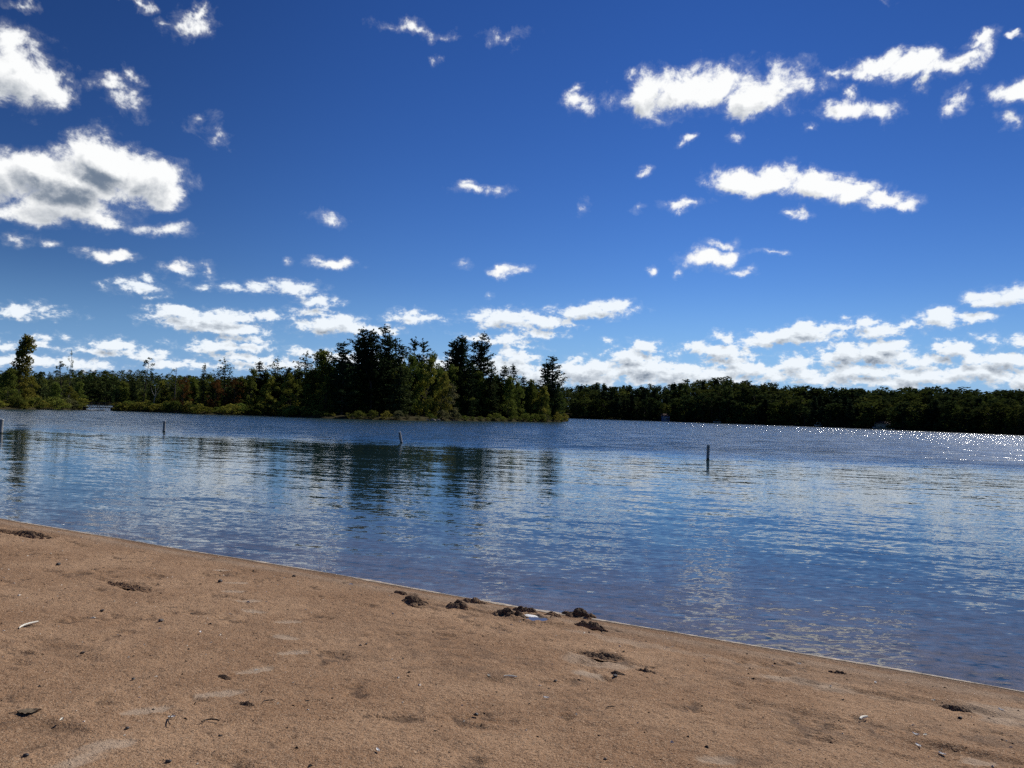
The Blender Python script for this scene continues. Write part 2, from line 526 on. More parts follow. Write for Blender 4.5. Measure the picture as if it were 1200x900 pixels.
rot = nt.new('ShaderNodeVectorRotate', rotation_type='Z_AXIS'); nt.l.new(tc, rot.inputs['Vector'])
rot.inputs['Angle'].default_value = R(16)
rv = nt.vm('MULTIPLY', rot.outputs[0], (0.21, 1.0, 0))
s1 = slope(rv, 3.4, 2.0, 0.5)          # small wavelets lying across the view
s2 = slope(rv, 1.5, 1.0, 0.4)
s3 = slope(nt.vm('MULTIPLY', tc, (0.5, 1, 0)), 14.0, 1.5)
near = nt.sstep(sx.outputs[1], 6.0, 26.0)
patch = nt.noise(nt.vm('MULTIPLY', tc, (0.5, 1.0, 0)), 0.35, 2, 0.5)
patf = nt.lin(patch.outputs[0], 0.35, 0.65, 0.6, 1.25)
amp1 = nt.math('MULTIPLY', nt.math('MULTIPLY', nt.lin(gust, 0, 1, 0.125, 0.72), bandf), nt.math('MAXIMUM', patf, nt.math('MULTIPLY', gust, 0.9)))
amp2 = nt.lin(gust, 0, 1, 0.022, 0.45)
crest = nt.noise(nt.vm('MULTIPLY', tc, (0.6, 1.0, 0)), 1.3, 1, 0.5)
steep = nt.math('MULTIPLY', gust, nt.math('MULTIPLY', nt.sstep(crest.outputs[0], 0.49, 0.60, 0.0, 3.8), nt.sstep(sx.outputs[1], 60.0, 240.0, 0.05, 1.0)))   # few steep little crests that catch the sun
amp3 = nt.math('ADD', nt.math('MULTIPLY_ADD', near, -0.07, nt.lin(gust, 0, 1, 0.16, 0.57)), steep)


def scl(v, f):
    q = nt.new('ShaderNodeVectorMath', operation='SCALE')
    nt.l.new(v, q.inputs[0]); nt.put(q.inputs['Scale'], f)
    return q.outputs[0]


sl_ = nt.vm('ADD', nt.vm('ADD', scl(s1, amp1), scl(s2, amp2)), scl(s3, amp3))
sl_ = nt.vm('MULTIPLY', sl_, (0.6, 1.0, 0))
lee = nt.new('ShaderNodeCombineXYZ'); lee.inputs[2].default_value = 1.0
nt.put(lee.inputs[1], nt.lin(gust, 0, 1, 0.0, -0.15))
nrm = nt.vm('NORMALIZE', nt.vm('ADD', sl_, lee.outputs[0]))
fr = nt.new('ShaderNodeFresnel'); fr.inputs['IOR'].default_value = 1.333; nt.l.new(nrm, fr.inputs['Normal'])
gl = nt.new('ShaderNodeBsdfGlossy'); nt.put(gl.inputs['Roughness'], nt.lin(gust, 0, 1, 0.03, 0.15))
gl.inputs['Color'].default_value = rgb(1, 1, 1)
nt.l.new(nrm, gl.inputs['Normal'])
tr = nt.new('ShaderNodeBsdfTransparent'); tr.inputs['Color'].default_value = rgb(.95, .95, .95)
mx = nt.new('ShaderNodeMixShader')
silt = nt.new('ShaderNodeBsdfDiffuse'); silt.inputs['Color'].default_value = rgb(.20, .48, .56)   # fine silt in the water scatters some light back
body = nt.new('ShaderNodeMixShader'); body.inputs[0].default_value = 0.075
nt.l.new(tr.outputs[0], body.inputs[1]); nt.l.new(silt.outputs[0], body.inputs[2])
nt.l.new(fr.outputs[0], mx.inputs[0]); nt.l.new(body.outputs[0], mx.inputs[1]); nt.l.new(gl.outputs[0], mx.inputs[2])
nt.l.new(mx.outputs[0], out.inputs[0])
va = nt.new('ShaderNodeVolumeAbsorption')
va.inputs['Color'].default_value = rgb(.42, .43, .40)
va.inputs['Density'].default_value = 0.75
nt.l.new(va.outputs[0], out.inputs['Volume'])

M_foam = simple_mat('waterline_foam', rgb(.40, .335, .265), 0.85, 0.5, 12)
M_ground = simple_mat('forest_ground', rgb(.05, .045, .025), 0.9, 0.4, 0.6, spec=0.0)
M_meadow = simple_mat('rough_grass', rgb(.07, .085, .03), 0.9, 0.4, 0.8, spec=0.0)
M_bed = simple_mat('lake_bed_mud', rgb(.09, .065, .045), 0.9, 0.3, 0.5, spec=0.0)
M_bark = simple_mat('dark_bark', rgb(.055, .042, .032), 0.9, 0.4, 6, bump=0.5, stretch=(1, 1, .2))
M_birch = simple_mat('pale_birch_bark', rgb(.32, .31, .28), 0.7, 0.3, 4, stretch=(1, 1, 2))
M_greybark = simple_mat('grey_dead_wood', rgb(.10, .09, .08), 0.8, 0.3, 5, stretch=(1, 1, .2))


def leaf_mat(name, c1, c2, trans=0.25):
    mt, nt, out = new_mat(name)
    oi = nt.new('ShaderNodeObjectInfo').outputs['Random']
    ti = nt.new('ShaderNodeAttribute', attribute_name='tint').outputs['Fac']
    cc = nt.mix(ti, c1, c2)
    h = nt.new('ShaderNodeHueSaturation')
    nt.l.new(cc, h.inputs['Color'])
    nt.put(h.inputs['Hue'], nt.lin(oi, 0, 1, 0.485, 0.515))
    nt.put(h.inputs['Value'], nt.lin(nt.math('FRACT', nt.math('MULTIPLY', oi, 7.31)), 0, 1, 0.7, 1.25))
    d = nt.new('ShaderNodeBsdfDiffuse'); nt.l.new(h.outputs[0], d.inputs[0])
    t = nt.new('ShaderNodeBsdfTranslucent'); nt.l.new(h.outputs[0], t.inputs[0])
    ms = nt.new('ShaderNodeMixShader'); ms.inputs[0].default_value = trans
    nt.l.new(d.outputs[0], ms.inputs[1]); nt.l.new(t.outputs[0], ms.inputs[2])
    nt.l.new(ms.outputs[0], out.inputs[0])
    return mt


L_pine = leaf_mat('pine_needles', rgb(0.0216, 0.0405, 0.0189), rgb(0.0459, 0.0702, 0.0270), 0.12)
L_spruce = leaf_mat('spruce_needles', rgb(0.0351, 0.0540, 0.0216), rgb(0.0743, 0.0918, 0.0297), 0.15)
L_green = leaf_mat('broad_leaves', rgb(0.0834, 0.1183, 0.0243), rgb(0.1827, 0.2052, 0.0418), 0.32)
L_yellow = leaf_mat('yellowing_leaves', rgb(0.1435, 0.1579, 0.0269), rgb(0.2870, 0.2601, 0.0503), 0.34)
L_red = leaf_mat('reddening_leaves', rgb(0.0960, 0.0600, 0.0192), rgb(0.1800, 0.0660, 0.0264), 0.3)
L_pale = leaf_mat('pale_leaves', rgb(.11, .115, .045), rgb(.20, .19, .09), 0.25)
L_far = leaf_mat('far_leaves', rgb(0.0280, 0.0476, 0.0182), rgb(0.0727, 0.0895, 0.0252), 0.18)
L_fargreen = leaf_mat('far_fresh_leaves', rgb(.046, .066, .016), rgb(.105, .118, .026), 0.25)
L_farpine = leaf_mat('far_needles', rgb(0.0224, 0.0378, 0.0196), rgb(0.0420, 0.0588, 0.0252), 0.1)

# ------------------------------------------------------------------ beach
beach_marks = []      # (px, py, rx_m, ry_m, depth, pale, wet, seed)


def sand_z(x, y):
    s, t = st(np.asarray(x, float), np.asarray(y, float))
    z = np.where(t > 0, 0.058 * t, 0.062 * t)
    z = z + 0.05 * np.exp(-((t - 1.6) / 1.3) ** 2) * 0.3
    z = z + (fbm(s * 0.35, t * 0.5, 3, 5) - 0.5) * 0.035 * (0.25 + 0.75 * sstep(0.2, 1.6, t))
    return z


def P(px, py):
    """where the ray through a photo point meets the sand"""
    z = 0.1
    for _ in range(12):
        p = hit_z(px, py, z)
        z = float(sand_z(p.x, p.y))
    return Vector((p.x, p.y, z))


PALE = [  # dry crust, half axes in metres along the shore and across it
 (960, 803, .42, .13, .75), (1180, 838, .30, .28, .8), (1010, 812, .25, .08, .4), (700, 775, .30, .16, .55), (690, 790, .12, .07, .9), (690, 742, .45, .06, .4), (780, 760, .5, .10, .35),
 (730, 752, .35, .10, .45), (860, 775, .40, .08, .3), (1100, 800, .4, .08, .3)]
STEPS = [  # footprints coming up from the water (photo column, row, half length, angle)
 (277, 683, .14, .3), (272, 693, .12, .2), (260, 668, .12, .1), (298, 717, .14, 2.8), (291, 704, .13, .2), (338, 729, .14, .4), (337, 747, .13, 2.7), (345, 765, .13, .4), (300, 786, .14, .7),
 (257, 813, .15, .5), (170, 833, .14, .6), (126, 873, .15, .5), (80, 895, .14, .5), (838, 890, .12, 0.0), (1145, 893, .1, .2)]
DUGS = [  # dug pits (photo column, row, half axes m, depth, wetness)
 (626, 726, .20, .13, .09, .5), (700, 768, .24, .13, .05, .75), (498, 712, .30, .07, .02, .4), (30, 627, .75, .22, .04, .55), (8, 624, .5, .2, .03, .5), (560, 715, .25, .08, .02, .5), (150, 687, .55, .16, .025, .45),
 (690, 735, .20, .07, .03, .8), (1030, 815, .5, .08, .02, .35), (1130, 830, .45, .12, .02, .45), (1120, 880, .4, .1, .02, .45), (940, 835, .5, .1, .015, .3), (70, 760, .6, .15, .015, .3), (60, 850, .35, .09, .02, .4), (985, 870, .4, .07, .015, .3)]


def beach_fields(x, y, fine=True):
    s, t = st(x, y)
    z = sand_z(x, y)
    lump = fbm(s * 5, t * 5, 4, 21, 0.55)
    fineh = fbm(s * 22, t * 22, 3, 31, 0.6)
    dry = sstep(-0.05, 0.25, t)
    z = z + ((lump - 0.5) * 0.020 + (fineh - 0.5) * 0.013) * dry
    # scattered little scuffs that the rain and feet left
    sc_ = sstep(0.60, 0.74, fbm(s * 3.1, t * 3.8, 4, 77, 0.6)) * dry
    z = z - sc_ * (0.004 + 0.022 * fbm(s * 14, t * 14, 3, 78, 0.6))
    pale = np.zeros_like(x); wet = sc_ * 0.75 * sstep(0.50, 0.62, fbm(s * 16, t * 22, 3, 79, .65))
    wob = (fbm(s * 7, t * 9, 3, 41, 0.6) - 0.5) * 1.5
    for (px, py, a, bb, k) in PALE:
        p = P(px, py); s0, t0 = st(p.x, p.y)
        q = np.sqrt(((s - s0) / a) ** 2 + ((t - t0) / bb) ** 2) + wob
        pale = np.maximum(pale, 1.15 * k * sstep(1.1, 0.5, q))
    for i, (px, py, L, ang) in enumerate(STEPS):
        p = P(px, py)
        ca, sa = math.cos(ang), math.sin(ang)
        dx, dy = x - p.x, y - p.y
        u, v = dx * ca + dy * sa, -dx * sa + dy * ca
        wdt = 0.056 + 0.014 * (u / L)
        q = np.sqrt((u / L) ** 2 + (v / wdt) ** 2) + (fbm(s * 18, t * 18, 2, 51) - 0.5) * 0.5
        mk = sstep(1.08, 0.86, q)
        z = z * (1 - mk) + (sand_z(x, y) - 0.004) * mk + 0.004 * sstep(1.7, 1.2, q) * (1 - mk)
        pale = np.maximum(pale, 0.85 * mk); wet = wet * (1 - mk)
    for (px, py, a, bb, dep, k) in DUGS:
        p = P(px, py); s0, t0 = st(p.x, p.y)
        q = np.sqrt(((s - s0) / a) ** 2 + ((t - t0) / bb) ** 2) + wob * 0.7
        mk = sstep(1.1, 0.3, q)
        rough = fbm(s * 12, t * 12, 4, 61, 0.65)
        z = z - dep * mk * (0.4 + 1.1 * rough) + dep * 0.5 * sstep(1.8, 1.1, q) * (1 - mk) * rough
        wet = np.maximum(wet, k * mk * sstep(0.38, 0.6, rough + 0.06))
    # wet margin and the light line of dried scum just above it
    edge = t + (fbm(s * 1.3, t * 0, 3, 71) - 0.5) * 0.12
    wet = np.maximum(wet, 0.55 * sstep(0.10, 0.0, edge))
    damp = t + (fbm(s * .9 + 5, t * .9, 4, 72, .6) - 0.5) * 0.9
    wet = np.maximum(wet, 0.20 * sstep(0.75, 0.35, damp))
    wet = np.maximum(wet, 0.50 * sstep(.44, .62, fbm(s * 9, t * 14, 4, 74, .65)) * sstep(0.50, 0.68, fbm(s * .55 + 3, t * 1.1, 5, 73, .62)) * sstep(-2.5, 2.5, s))
    pale = np.maximum(pale, 0.5 * sstep(0.10, 0.16, edge) * sstep(0.42, 0.2, edge))
    return z, pale * (1 - wet * 0.7), wet


def axis(*segs):
    out = []
    for a, b_, h in segs:
        n = max(1, int(round((b_ - a) / h)))
        out += list(np.linspace(a, b_, n, endpoint=False))
    return np.array(out + [segs[-1][1]])


sa = axis((-120, -40, 4), (-40, -14, .5), (-14, -11, .06), (-11, 6.5, .024), (6.5, 10, .08), (10, 40, 1), (40, 120, 4))
ta = axis((-45, -8, 1.5), (-8, -1.5, .15), (-1.5, -.3, .05), (-.3, 4.6, .022), (4.6, 12, .2), (12, 40, 1.5))
Sg, Tg = np.meshgrid(sa, ta, indexing='ij')
Xg, Yg = xy(Sg.ravel(), Tg.ravel())
Zg, pale_a, wet_a = beach_fields(Xg, Yg)
Zg = np.maximum(Zg, -2.9)
me = mesh_np('beach', np.stack([Xg, Yg, Zg], 1), grid_faces(len(sa), len(ta)), M_sand, True, {'pale': pale_a, 'wet': wet_a})
tag(link('beach', me), kind='structure')
del Sg, Tg

# a strip of froth and dry grit along the waterline
rs = np.arange(-30, 16, .03)
wl = np.zeros_like(rs)
for _ in range(25):                                           # find where the sand meets the water
    X_, Y_ = xy(rs, wl)
    wl = wl - beach_fields(X_, Y_)[0] / 0.062
wl = np.convolve(np.pad(wl, 3, 'edge'), np.ones(7) / 7, 'valid')
cols = []
wdt = 0.004 + 0.075 * np.clip(fbm(rs * 1.7, rs * 0, 5, 91, .7) - .25, 0, 1)
for k in (-1.0, 0.0, 1.0):
    X_, Y_ = xy(rs, wl + 0.012 + k * wdt)
    zz = np.maximum(beach_fields(X_, Y_)[0] + 0.003, 0.003) + (0.004 if k == 0 else 0.0)
    cols.append(np.stack([X_, Y_, zz], 1))
V = np.stack(cols, 1).reshape(-1, 3)
tag(link('waterline_froth', mesh_np('waterline_froth', V, grid_faces(len(rs), 3), M_foam, True)), 'thin pale line of froth and grit along the edge of the sand', 'foam', kind='stuff')

# loose grit, chips and shell bits on the sand: nobody could count them
n = 1500
gs = RNG.uniform(-11, 6, n); gt = RNG.uniform(0.25, 4.6, n)
gx, gy = xy(gs, gt)
gz = beach_fields(gx, gy)[0]
sz = RNG.uniform(0.0025, 0.008, n) * RNG.choice([1, 1, 1, 1.8], n)
ang = RNG.uniform(0, 6.28, n)
el_ = RNG.uniform(1, 2.6, n)
base = np.array([[1, 0, 0], [-.5, .8, 0], [-.5, -.8, 0], [0, 0, .8]])
V = np.zeros((n, 4, 3))
for k in range(4):
    bx_, by_ = base[k, 0] * sz * el_, base[k, 1] * sz
    V[:, k, 0] = gx + bx_ * np.cos(ang) - by_ * np.sin(ang)
    V[:, k, 1] = gy + bx_ * np.sin(ang) + by_ * np.cos(ang)
    V[:, k, 2] = gz + base[k, 2] * sz + 0.001
i = np.arange(n)[:, None] * 4
Fc = np.concatenate([i + np.array([[0, 1, 3]]), i + np.array([[1, 2, 3]]), i + np.array([[2, 0, 3]])])
M_gritL = simple_mat('pale_chips', rgb(.62, .56, .47), 0.8, 0.3, 3)
M_gritD = simple_mat('dark_chips', rgb(.035, .028, .022), 0.8, 0.4, 3)
which = (RNG.random(n) < 0.66).astype(int)
me = mesh_np('beach_grit', V.reshape(-1, 3), Fc, [M_gritL, M_gritD], False, None, np.concatenate([which] * 3))
tag(link('beach_grit', me), 'fine grit, bark crumbs and shell bits strewn over the sand', 'grit', kind='stuff')

# ------------------------------------------------------------------ mounds of dug sand, puddle, debris
M_clod = M_sand


def heap(px, py, a, bb, h, seed, label, ang=None, lump=1.0, wetk=0.9):
    """an uneven heap of wet dug sand, half axes in metres"""
    p = P(px, py)
    nr, na = 44, 120
    r = np.linspace(0, 1, nr)[:, None]; th = np.linspace(0, 2 * math.pi, na, endpoint=False)[None, :]
    u = (r * np.cos(th)).ravel(); v = (r * np.sin(th)).ravel()
    rr = np.repeat(r.ravel(), na)
    out_ = 0.75 + 0.5 * fbm(np.cos(np.tile(th.ravel(), nr)) * 2 + seed, np.sin(np.tile(th.ravel(), nr)) * 2, 3, seed)
    ls, lt = u * a * out_, v * bb * out_
    sx_, sy_ = ls * ES.x + lt * ET.x, ls * ES.y + lt * ET.y
    X_, Y_ = p.x + sx_, p.y + sy_
    rg = np.random.default_rng(seed)
    prof = (1 - rr ** 2.5)
    c2 = fbm(ls * 26 + seed, lt * 26, 4, seed + 2, 0.6)
    H = 0.25 * h * prof * (0.4 + c2)
    ncl = int(12 + 60 * max(a, bb))
    for q in range(ncl):                                   # clods thrown on the heap, biggest in the middle
        r_ = math.sqrt(rg.random()) * .85; t_ = rg.uniform(0, 6.28)
        cu, cv = r_ * math.cos(t_) * a, r_ * math.sin(t_) * bb
        cr = rg.uniform(.022, .055) * (1.2 - .5 * r_) * min(1.0, h / .05 + .25)
        top = h * (1 - r_ ** 2) * rg.uniform(.25, .9)
        dd = 1 - ((ls - cu) ** 2 + (lt - cv) ** 2) / cr ** 2 * (.75 + .5 * c2)
        H = np.maximum(H, np.where(dd > 0, top + cr * .75 * np.sqrt(np.maximum(dd, 0)) - cr * .35, 0))
    H = H * prof ** .3 + lump * 0.022 * np.abs(c2 - 0.5) * 2 * prof ** 0.4
    Z_ = sand_z(X_, Y_) + H - 0.012 + 0.006 * (1 - rr)
    Z_ = Z_ - p.z
    faces = []
    for k in range(nr - 1):
        i0 = k * na + np.arange(na); i1 = k * na + (np.arange(na) + 1) % na
        faces.append(np.stack([i0, i1, i1 + na, i0 + na], 1))
    wet_ = wetk * np.clip(sstep(0.0, 0.4, H / max(h, 1e-3) + (c2 - 0.4)) * 0.9 + 0.2, 0, 1) * (1 - rr ** 4)
    me = mesh_np('sand_heap', np.stack([sx_, sy_, Z_], 1), np.concatenate(faces), M_clod, False,
                 {'pale': np.zeros(len(u)), 'wet': wet_})
    o = link('sand_heap', me, None, p)
    return tag(o, label, 'sand heap')


heap(486, 706, .20, .10, .075, 3, 'peaked dark heap of dug wet sand, farthest along the shore from the puddle')
heap(470, 695, .10, .04, .03, 4, 'thin low dark smear of sand closest to the water near the peaked heap')
heap(536, 711, .13, .09, .085, 5, 'dark rounded lump of wet sand between the peaked heap and the puddle')
heap(556, 706, .19, .07, .04, 6, 'low crumbly brown heap beside the rounded dark lump', wetk=.5)
heap(598, 722, .24, .10, .075, 7, 'broad heap of dark wet clods just in front of the puddle')
heap(616, 717, .18, .05, .06, 8, 'narrow dark ridge of wet sand behind the puddle nearest the water')
heap(678, 722, .21, .11, .080, 9, 'tallest lumpy dark heap of wet clods standing alone close to the waterline')
heap(692, 734, .17, .05, .05, 10, 'flat dark heap lying right below the tallest clod heap')
heap(706, 768, .22, .10, .016, 12, 'trampled dark diggings with pale dried mud around them', wetk=.8)
heap(648, 722, .11, .05, .04, 13, 'small brown crumbly heap on the far rim of the puddle', wetk=.5)
heap(38, 627, .65, .13, .05, 14, 'long low ridge of dark dug sand at the far end of the beach', wetk=.8)
heap(150, 686, .45, .08, .012, 15, 'faint reddish brown scuffed patch of sand below the long ridge', wetk=.35)
heap(262, 794, .085, .035, .012, 16, 'small flat clump of black wet debris next to the trail of footprints', wetk=1.0)
heap(290, 826, .085, .03, .014, 17, 'small black crust of wet debris, lowest beside the footprints', wetk=1.0)
heap(985, 789, .10, .03, .015, 18, 'small dark scuff of wet sand by the pale dried crust', wetk=.8)
heap(1122, 832, .14, .05, .02, 19, 'dark crumbly patch of wet sand near the pale crust closest to the camera', wetk=.8)
heap(726, 790, .08, .03, .018, 20, 'two-part dark crumb of sand below the trampled diggings', wetk=1.0)
heap(757, 787, .10, .03, .015, 21, 'small dark crumbly scuff up the beach from the trampled diggings', wetk=.7)

# the puddle in the dug hole
M_puddle, nt, out = new_mat('puddle_water')
b = nt.new('ShaderNodeBsdfPrincipled'); b.inputs['Base Color'].default_value = rgb(.10, .10, .11)
b.inputs['Roughness'].default_value = 0.04; b.inputs['IOR'].default_value = 1.6
nt.l.new(b.outputs[0], out.inputs[0])
p = P(628, 726)
th = np.linspace(0, 2 * math.pi, 40, endpoint=False)
rad = 0.8 + 0.4 * fbm(np.cos(th) * 1.5, np.sin(th) * 1.5, 3, 9)
ls, lt = .17 * np.cos(th) * rad, .125 * np.sin(th) * rad
V = np.stack([ls * ES.x + lt * ET.x, ls * ES.y + lt * ET.y, th * 0], 1)
V = np.concatenate([V, V * [1, 1, 1] + [0, 0, -.05]])
i0 = np.arange(40); i1 = (i0 + 1) % 40
me = mesh_np('puddle', V, [np.arange(40)[None, :], np.stack([i1, i0, i0 + 40, i1 + 40], 1)], M_puddle)
tag(link('puddle', me, None, (p.x, p.y, p.z + 0.006)), 'small puddle of clear water in a dug hole, shining pale against dark clods', 'puddle')
# bright white, slightly domed patch laid on the puddle
M_bright = simple_mat('bright_white', rgb(.86, .85, .83), 0.6, 0.1, 20)
q = P(619, 722.5)
nr, na = 6, 30
rr = np.linspace(0, 1, nr)[:, None]; th2 = np.linspace(0, 2 * math.pi, na, endpoint=False)[None, :]
rad = 0.7 + 0.6 * fbm(np.cos(th2) * 2, np.sin(th2) * 2, 3, 19)
ls = (.12 * rr * np.cos(th2) * rad).ravel(); lt = (.045 * rr * np.sin(th2) * rad).ravel()
zz = (0.012 * (1 - rr ** 2) * np.ones_like(th2)).ravel()
fc = np.concatenate([np.stack([k * na + np.arange(na), k * na + (np.arange(na) + 1) % na, (k + 1) * na + (np.arange(na) + 1) % na, (k + 1) * na + np.arange(na)], 1) for k in range(nr - 1)])
me = mesh_np('white_patch', np.stack([ls * ES.x + lt * ET.x, ls * ES.y + lt * ET.y, zz], 1), fc, M_bright, True)
tag(link('white_patch', me, None, (q.x, q.y, q.z + 0.008)), 'bright white patch lying on the puddle', 'froth')


def pebble_mesh(r, seed, sq):
    bm = bmesh.new()
    bmesh.ops.create_icosphere(bm, subdivisions=3, radius=r)
    rg = np.random.default_rng(seed)
    dirs = [(Vector(rg.normal(size=3)).normalized(), rg.uniform(.55, .95)) for _ in range(9)]
    for v in bm.verts:
        for d, k in dirs:
            e = v.co.dot(d) - r * k
            if e > 0: v.co -= d * e * .85
        v.co.x *= sq[0]; v.co.y *= sq[1]; v.co.z *= sq[2]
    me = bpy.data.meshes.new('pebble'); bm.to_mesh(me); bm.free()
    for f in me.polygons: f.use_smooth = False
    return me


M_peb = simple_mat('dark_stone', rgb(.045, .04, .038), 0.55, 0.4, 40, bump=.3)
M_peb2 = simple_mat('grey_stone', rgb(.16, .14, .125), 0.7, 0.3, 40, bump=.3)
PEB = [  # column, row, radius, dark?, label
 (558, 838, .021, 1, 'round black pebble alone on the sand near the middle of the beach'),
 (68, 662, .035, 1, 'dark flat stone near the long ridge of dug sand'),
 (188, 728, .026, 2, 'grey stone with a dark underside lying uphill of the footprints'),
 (258, 682, .036, 1, 'dark stone beside the upper end of the footprint trail'),
 (120, 716, .022, 1, 'dark stone nearest the white stick on the sand'),
 (156, 796, .014, 1, 'small black pebble between the stick and the footprints'),
 (96, 766, .020, 1, 'dark pebble below the white stick'),
 (422, 757, .017, 1, 'larger of two black pebbles lying side by side'),
 (429, 755, .013, 1, 'smaller of two black pebbles lying side by side'),
 (344, 676, .030, 1, 'dark stone close to the water, above the footprint trail'),
 (721, 793, .022, 1, 'black pebble against the two-part dark crumb below the diggings'),
 (258, 863, .013, 1, 'small dark pebble near the bottom of the footprint trail'),
 (149, 854, .015, 1, 'dark chip of stone between two low footprints'),
 (197, 893, .017, 1, 'black pebble at the very front of the beach'),
 (709, 890, .013, 1, 'dark pebble at the front of the beach below the trampled diggings'),
 (30, 886, .016, 1, 'black pebble nearest the camera beside the curled dry leaf'),
 (651, 798, .014, 1, 'black pebble with a chip beside it, upslope of the puddle'),
 (1125, 842, .018, 1, 'dark stone lying in the crumbly dark patch near the pale crust')]
for k, (px, py, r, dk, lab) in enumerate(PEB):
    r *= .82
    me = pebble_mesh(r, 100 + k, (1.15, .9, .6))
    me.materials.append(M_peb if dk == 1 else M_peb2)
    p = P(px, py)
    o = link('pebble', me, None, (p.x, p.y, p.z + r * .35))
    o.rotation_euler = (0, 0, k * 1.7)
    tag(o, lab, 'pebble')

# white stick, curled leaf, pale wood chips
M_stick = simple_mat('bleached_wood', rgb(.72, .68, .58), 0.7, 0.15, 20)


def tube(pts, rads, nseg=7):
    pts = [Vector(p) for p in pts]
    V, Fq = [], []
    up_ = Vector((0, 0, 1))
    for k, p in enumerate(pts):
        d = (pts[min(k + 1, len(pts) - 1)] - pts[max(k - 1, 0)]).normalized()
        a = d.cross(up_ if abs(d.z) < .9 else Vector((1, 0, 0))).normalized()
        b2 = d.cross(a).normalized()
        for j in range(nseg):
            t_ = 2 * math.pi * j / nseg
            V.append(p + (a * math.cos(t_) + b2 * math.sin(t_)) * rads[k])
    for k in range(len(pts) - 1):
        for j in range(nseg):
            j2 = (j + 1) % nseg
            Fq.append((k * nseg + j, k * nseg + j2, (k + 1) * nseg + j2, (k + 1) * nseg + j))
    return [tuple(v) for v in V], Fq


def stick(a, bpt, r, label, mat, name='stick', bend=.1, zoff=0.0):
    p0, p1 = P(*a), P(*bpt)
    d = p1 - p0
    side = Vector((-d.y, d.x, 0))
    pts, rad = [], []
    for k in range(9):
        u = k / 8
        q = d * u + side * bend * math.sin(u * 3.3)
        q.z = float(sand_z(p0.x + q.x, p0.y + q.y)) - p0.z + r * .7 + 0.008 + zoff
        pts.append(q); rad.append(r * (.55 + .6 * math.sin(.3 + 2.4 * u)))
    V, Fq = tube(pts, rad, 8)
    me = mesh_np(name, np.array(V), np.array(Fq), mat, True)
    return tag(link(name, me, None, p0), label, name.replace('_', ' '))


stick((22, 738), (44, 730), .007, 'slim bleached white stick lying bent on the brown sand', M_stick)
M_twig = simple_mat('dark_twig', rgb(.05, .035, .025), .8, .3, 20)
stick((236, 848), (257, 846), .004, 'thin dark twig arched on the sand below the footprints', M_twig, 'twig', .3)
stick((199, 851), (204, 838), .003, 'thin dark twig standing toward the water near the lowest footprints', M_twig, 'twig', .1)
stick((307, 825), (322, 822), .003, 'fine twig trailing from the black crust by the footprints', M_twig, 'twig', .2)
stick((710, 831), (720, 830), .003, 'fine dark twig lying on open sand beyond the round pebble', M_twig, 'twig', .15)
stick((1008, 845), (1016, 842), .008, 'pale sliver of wood among dark scuffs toward the near end of the shore', M_stick, 'wood_chip', .1)
stick((590, 794), (606, 795), .005, 'pale thin sliver of bark on the sand upslope of the puddle', M_stick, 'wood_chip', .15)
CH = [(573, 793, 'white chip of shell beside the thin pale bark sliver'), (1026, 801, 'white shell chip on the sand close to the waterline'), (1073, 862, 'pale chip nearest the lower corner of the beach in a pair'), (1084, 863, 'pale chip paired with another near the lower corner of the beach'), (1076, 875, 'bent pale chip below the pair of chips'), (1104, 885, 'folded white chip closest to the camera on the near corner of sand'), (1094, 822, 'white chip between the dark patches close to the shore'), (1173, 833, 'pale chip lying on the dried crust nearest the camera'), (443, 881, 'pale curled wood chip at the front of the sand'), (973, 806, 'white chip on the pale dried crust'), (74, 616, 'white speck of shell by the waterline above the long ridge'), (201, 842, 'white chip near the lowest footprints'), (72, 845, 'white chip beside the curled dry leaf'), (235, 742, 'white chip by itself on smooth sand near the grey stone'), (640, 819, 'pale chip on bare sand upslope of the black crumb')]
for k, (px, py, lab) in enumerate(CH):
    p = P(px, py)
    rg = np.random.default_rng(300 + k)
    L = .016 if py > 700 else .03
    a = rg.uniform(0, 3.1)
    g = np.linspace(-1, 1, 6)
    U, Wd = np.meshgrid(g, g, indexing='ij')
    shp = np.sqrt(np.clip(1 - U ** 2 * .85, 0, 1))
    x_ = U * L * rg.uniform(.8, 1.4); y_ = Wd * shp * L * .45
    z_ = .35 * L * (U ** 2) * rg.uniform(.3, 1) + .25 * L * Wd ** 2 + .006
    x2, y2 = x_ * math.cos(a) - y_ * math.sin(a), x_ * math.sin(a) + y_ * math.cos(a)
    top = np.stack([x2.ravel(), y2.ravel(), z_.ravel() + .002], 1)
    bot = top - [0, 0, .003]
    f1 = grid_faces(6, 6)
    me = mesh_np('shell_chip', np.concatenate([top, bot]), np.concatenate([f1, f1[:, ::-1] + 36]), M_bright if k % 3 else M_stick, True)
    tag(link('shell_chip', me, None, p), lab, 'chip')

# curled dry leaf: blade with stem
M_leafdry = simple_mat('dry_leaf', rgb(.16, .12, .08), .8, .4, 30)
p = P(34, 836)
root = empty('dry_leaf', (p.x, p.y, p.z), .4, 'curled dry brown leaf lying on the sand near the camera', 'leaf')
g = np.linspace(-1, 1, 14)
U, Wd = np.meshgrid(g, g, indexing='ij')
lobes = (1 - np.abs(U) ** 2.2) * (0.75 + .25 * np.abs(np.sin(U * 7)))
x_ = U * .058; y_ = Wd * lobes * .036
z_ = .006 + .009 * np.abs(Wd) ** 1.5 + .006 * U ** 2 + (fbm(U * 4, Wd * 4, 2, 5) - .5) * .014
top = np.stack([x_.ravel(), y_.ravel(), z_.ravel()], 1)
f1 = grid_faces(14, 14)
link('blade', mesh_np('blade', np.concatenate([top, top - [0, 0, .002]]), np.concatenate([f1, f1[:, ::-1] + 196]), M_leafdry, True), root)
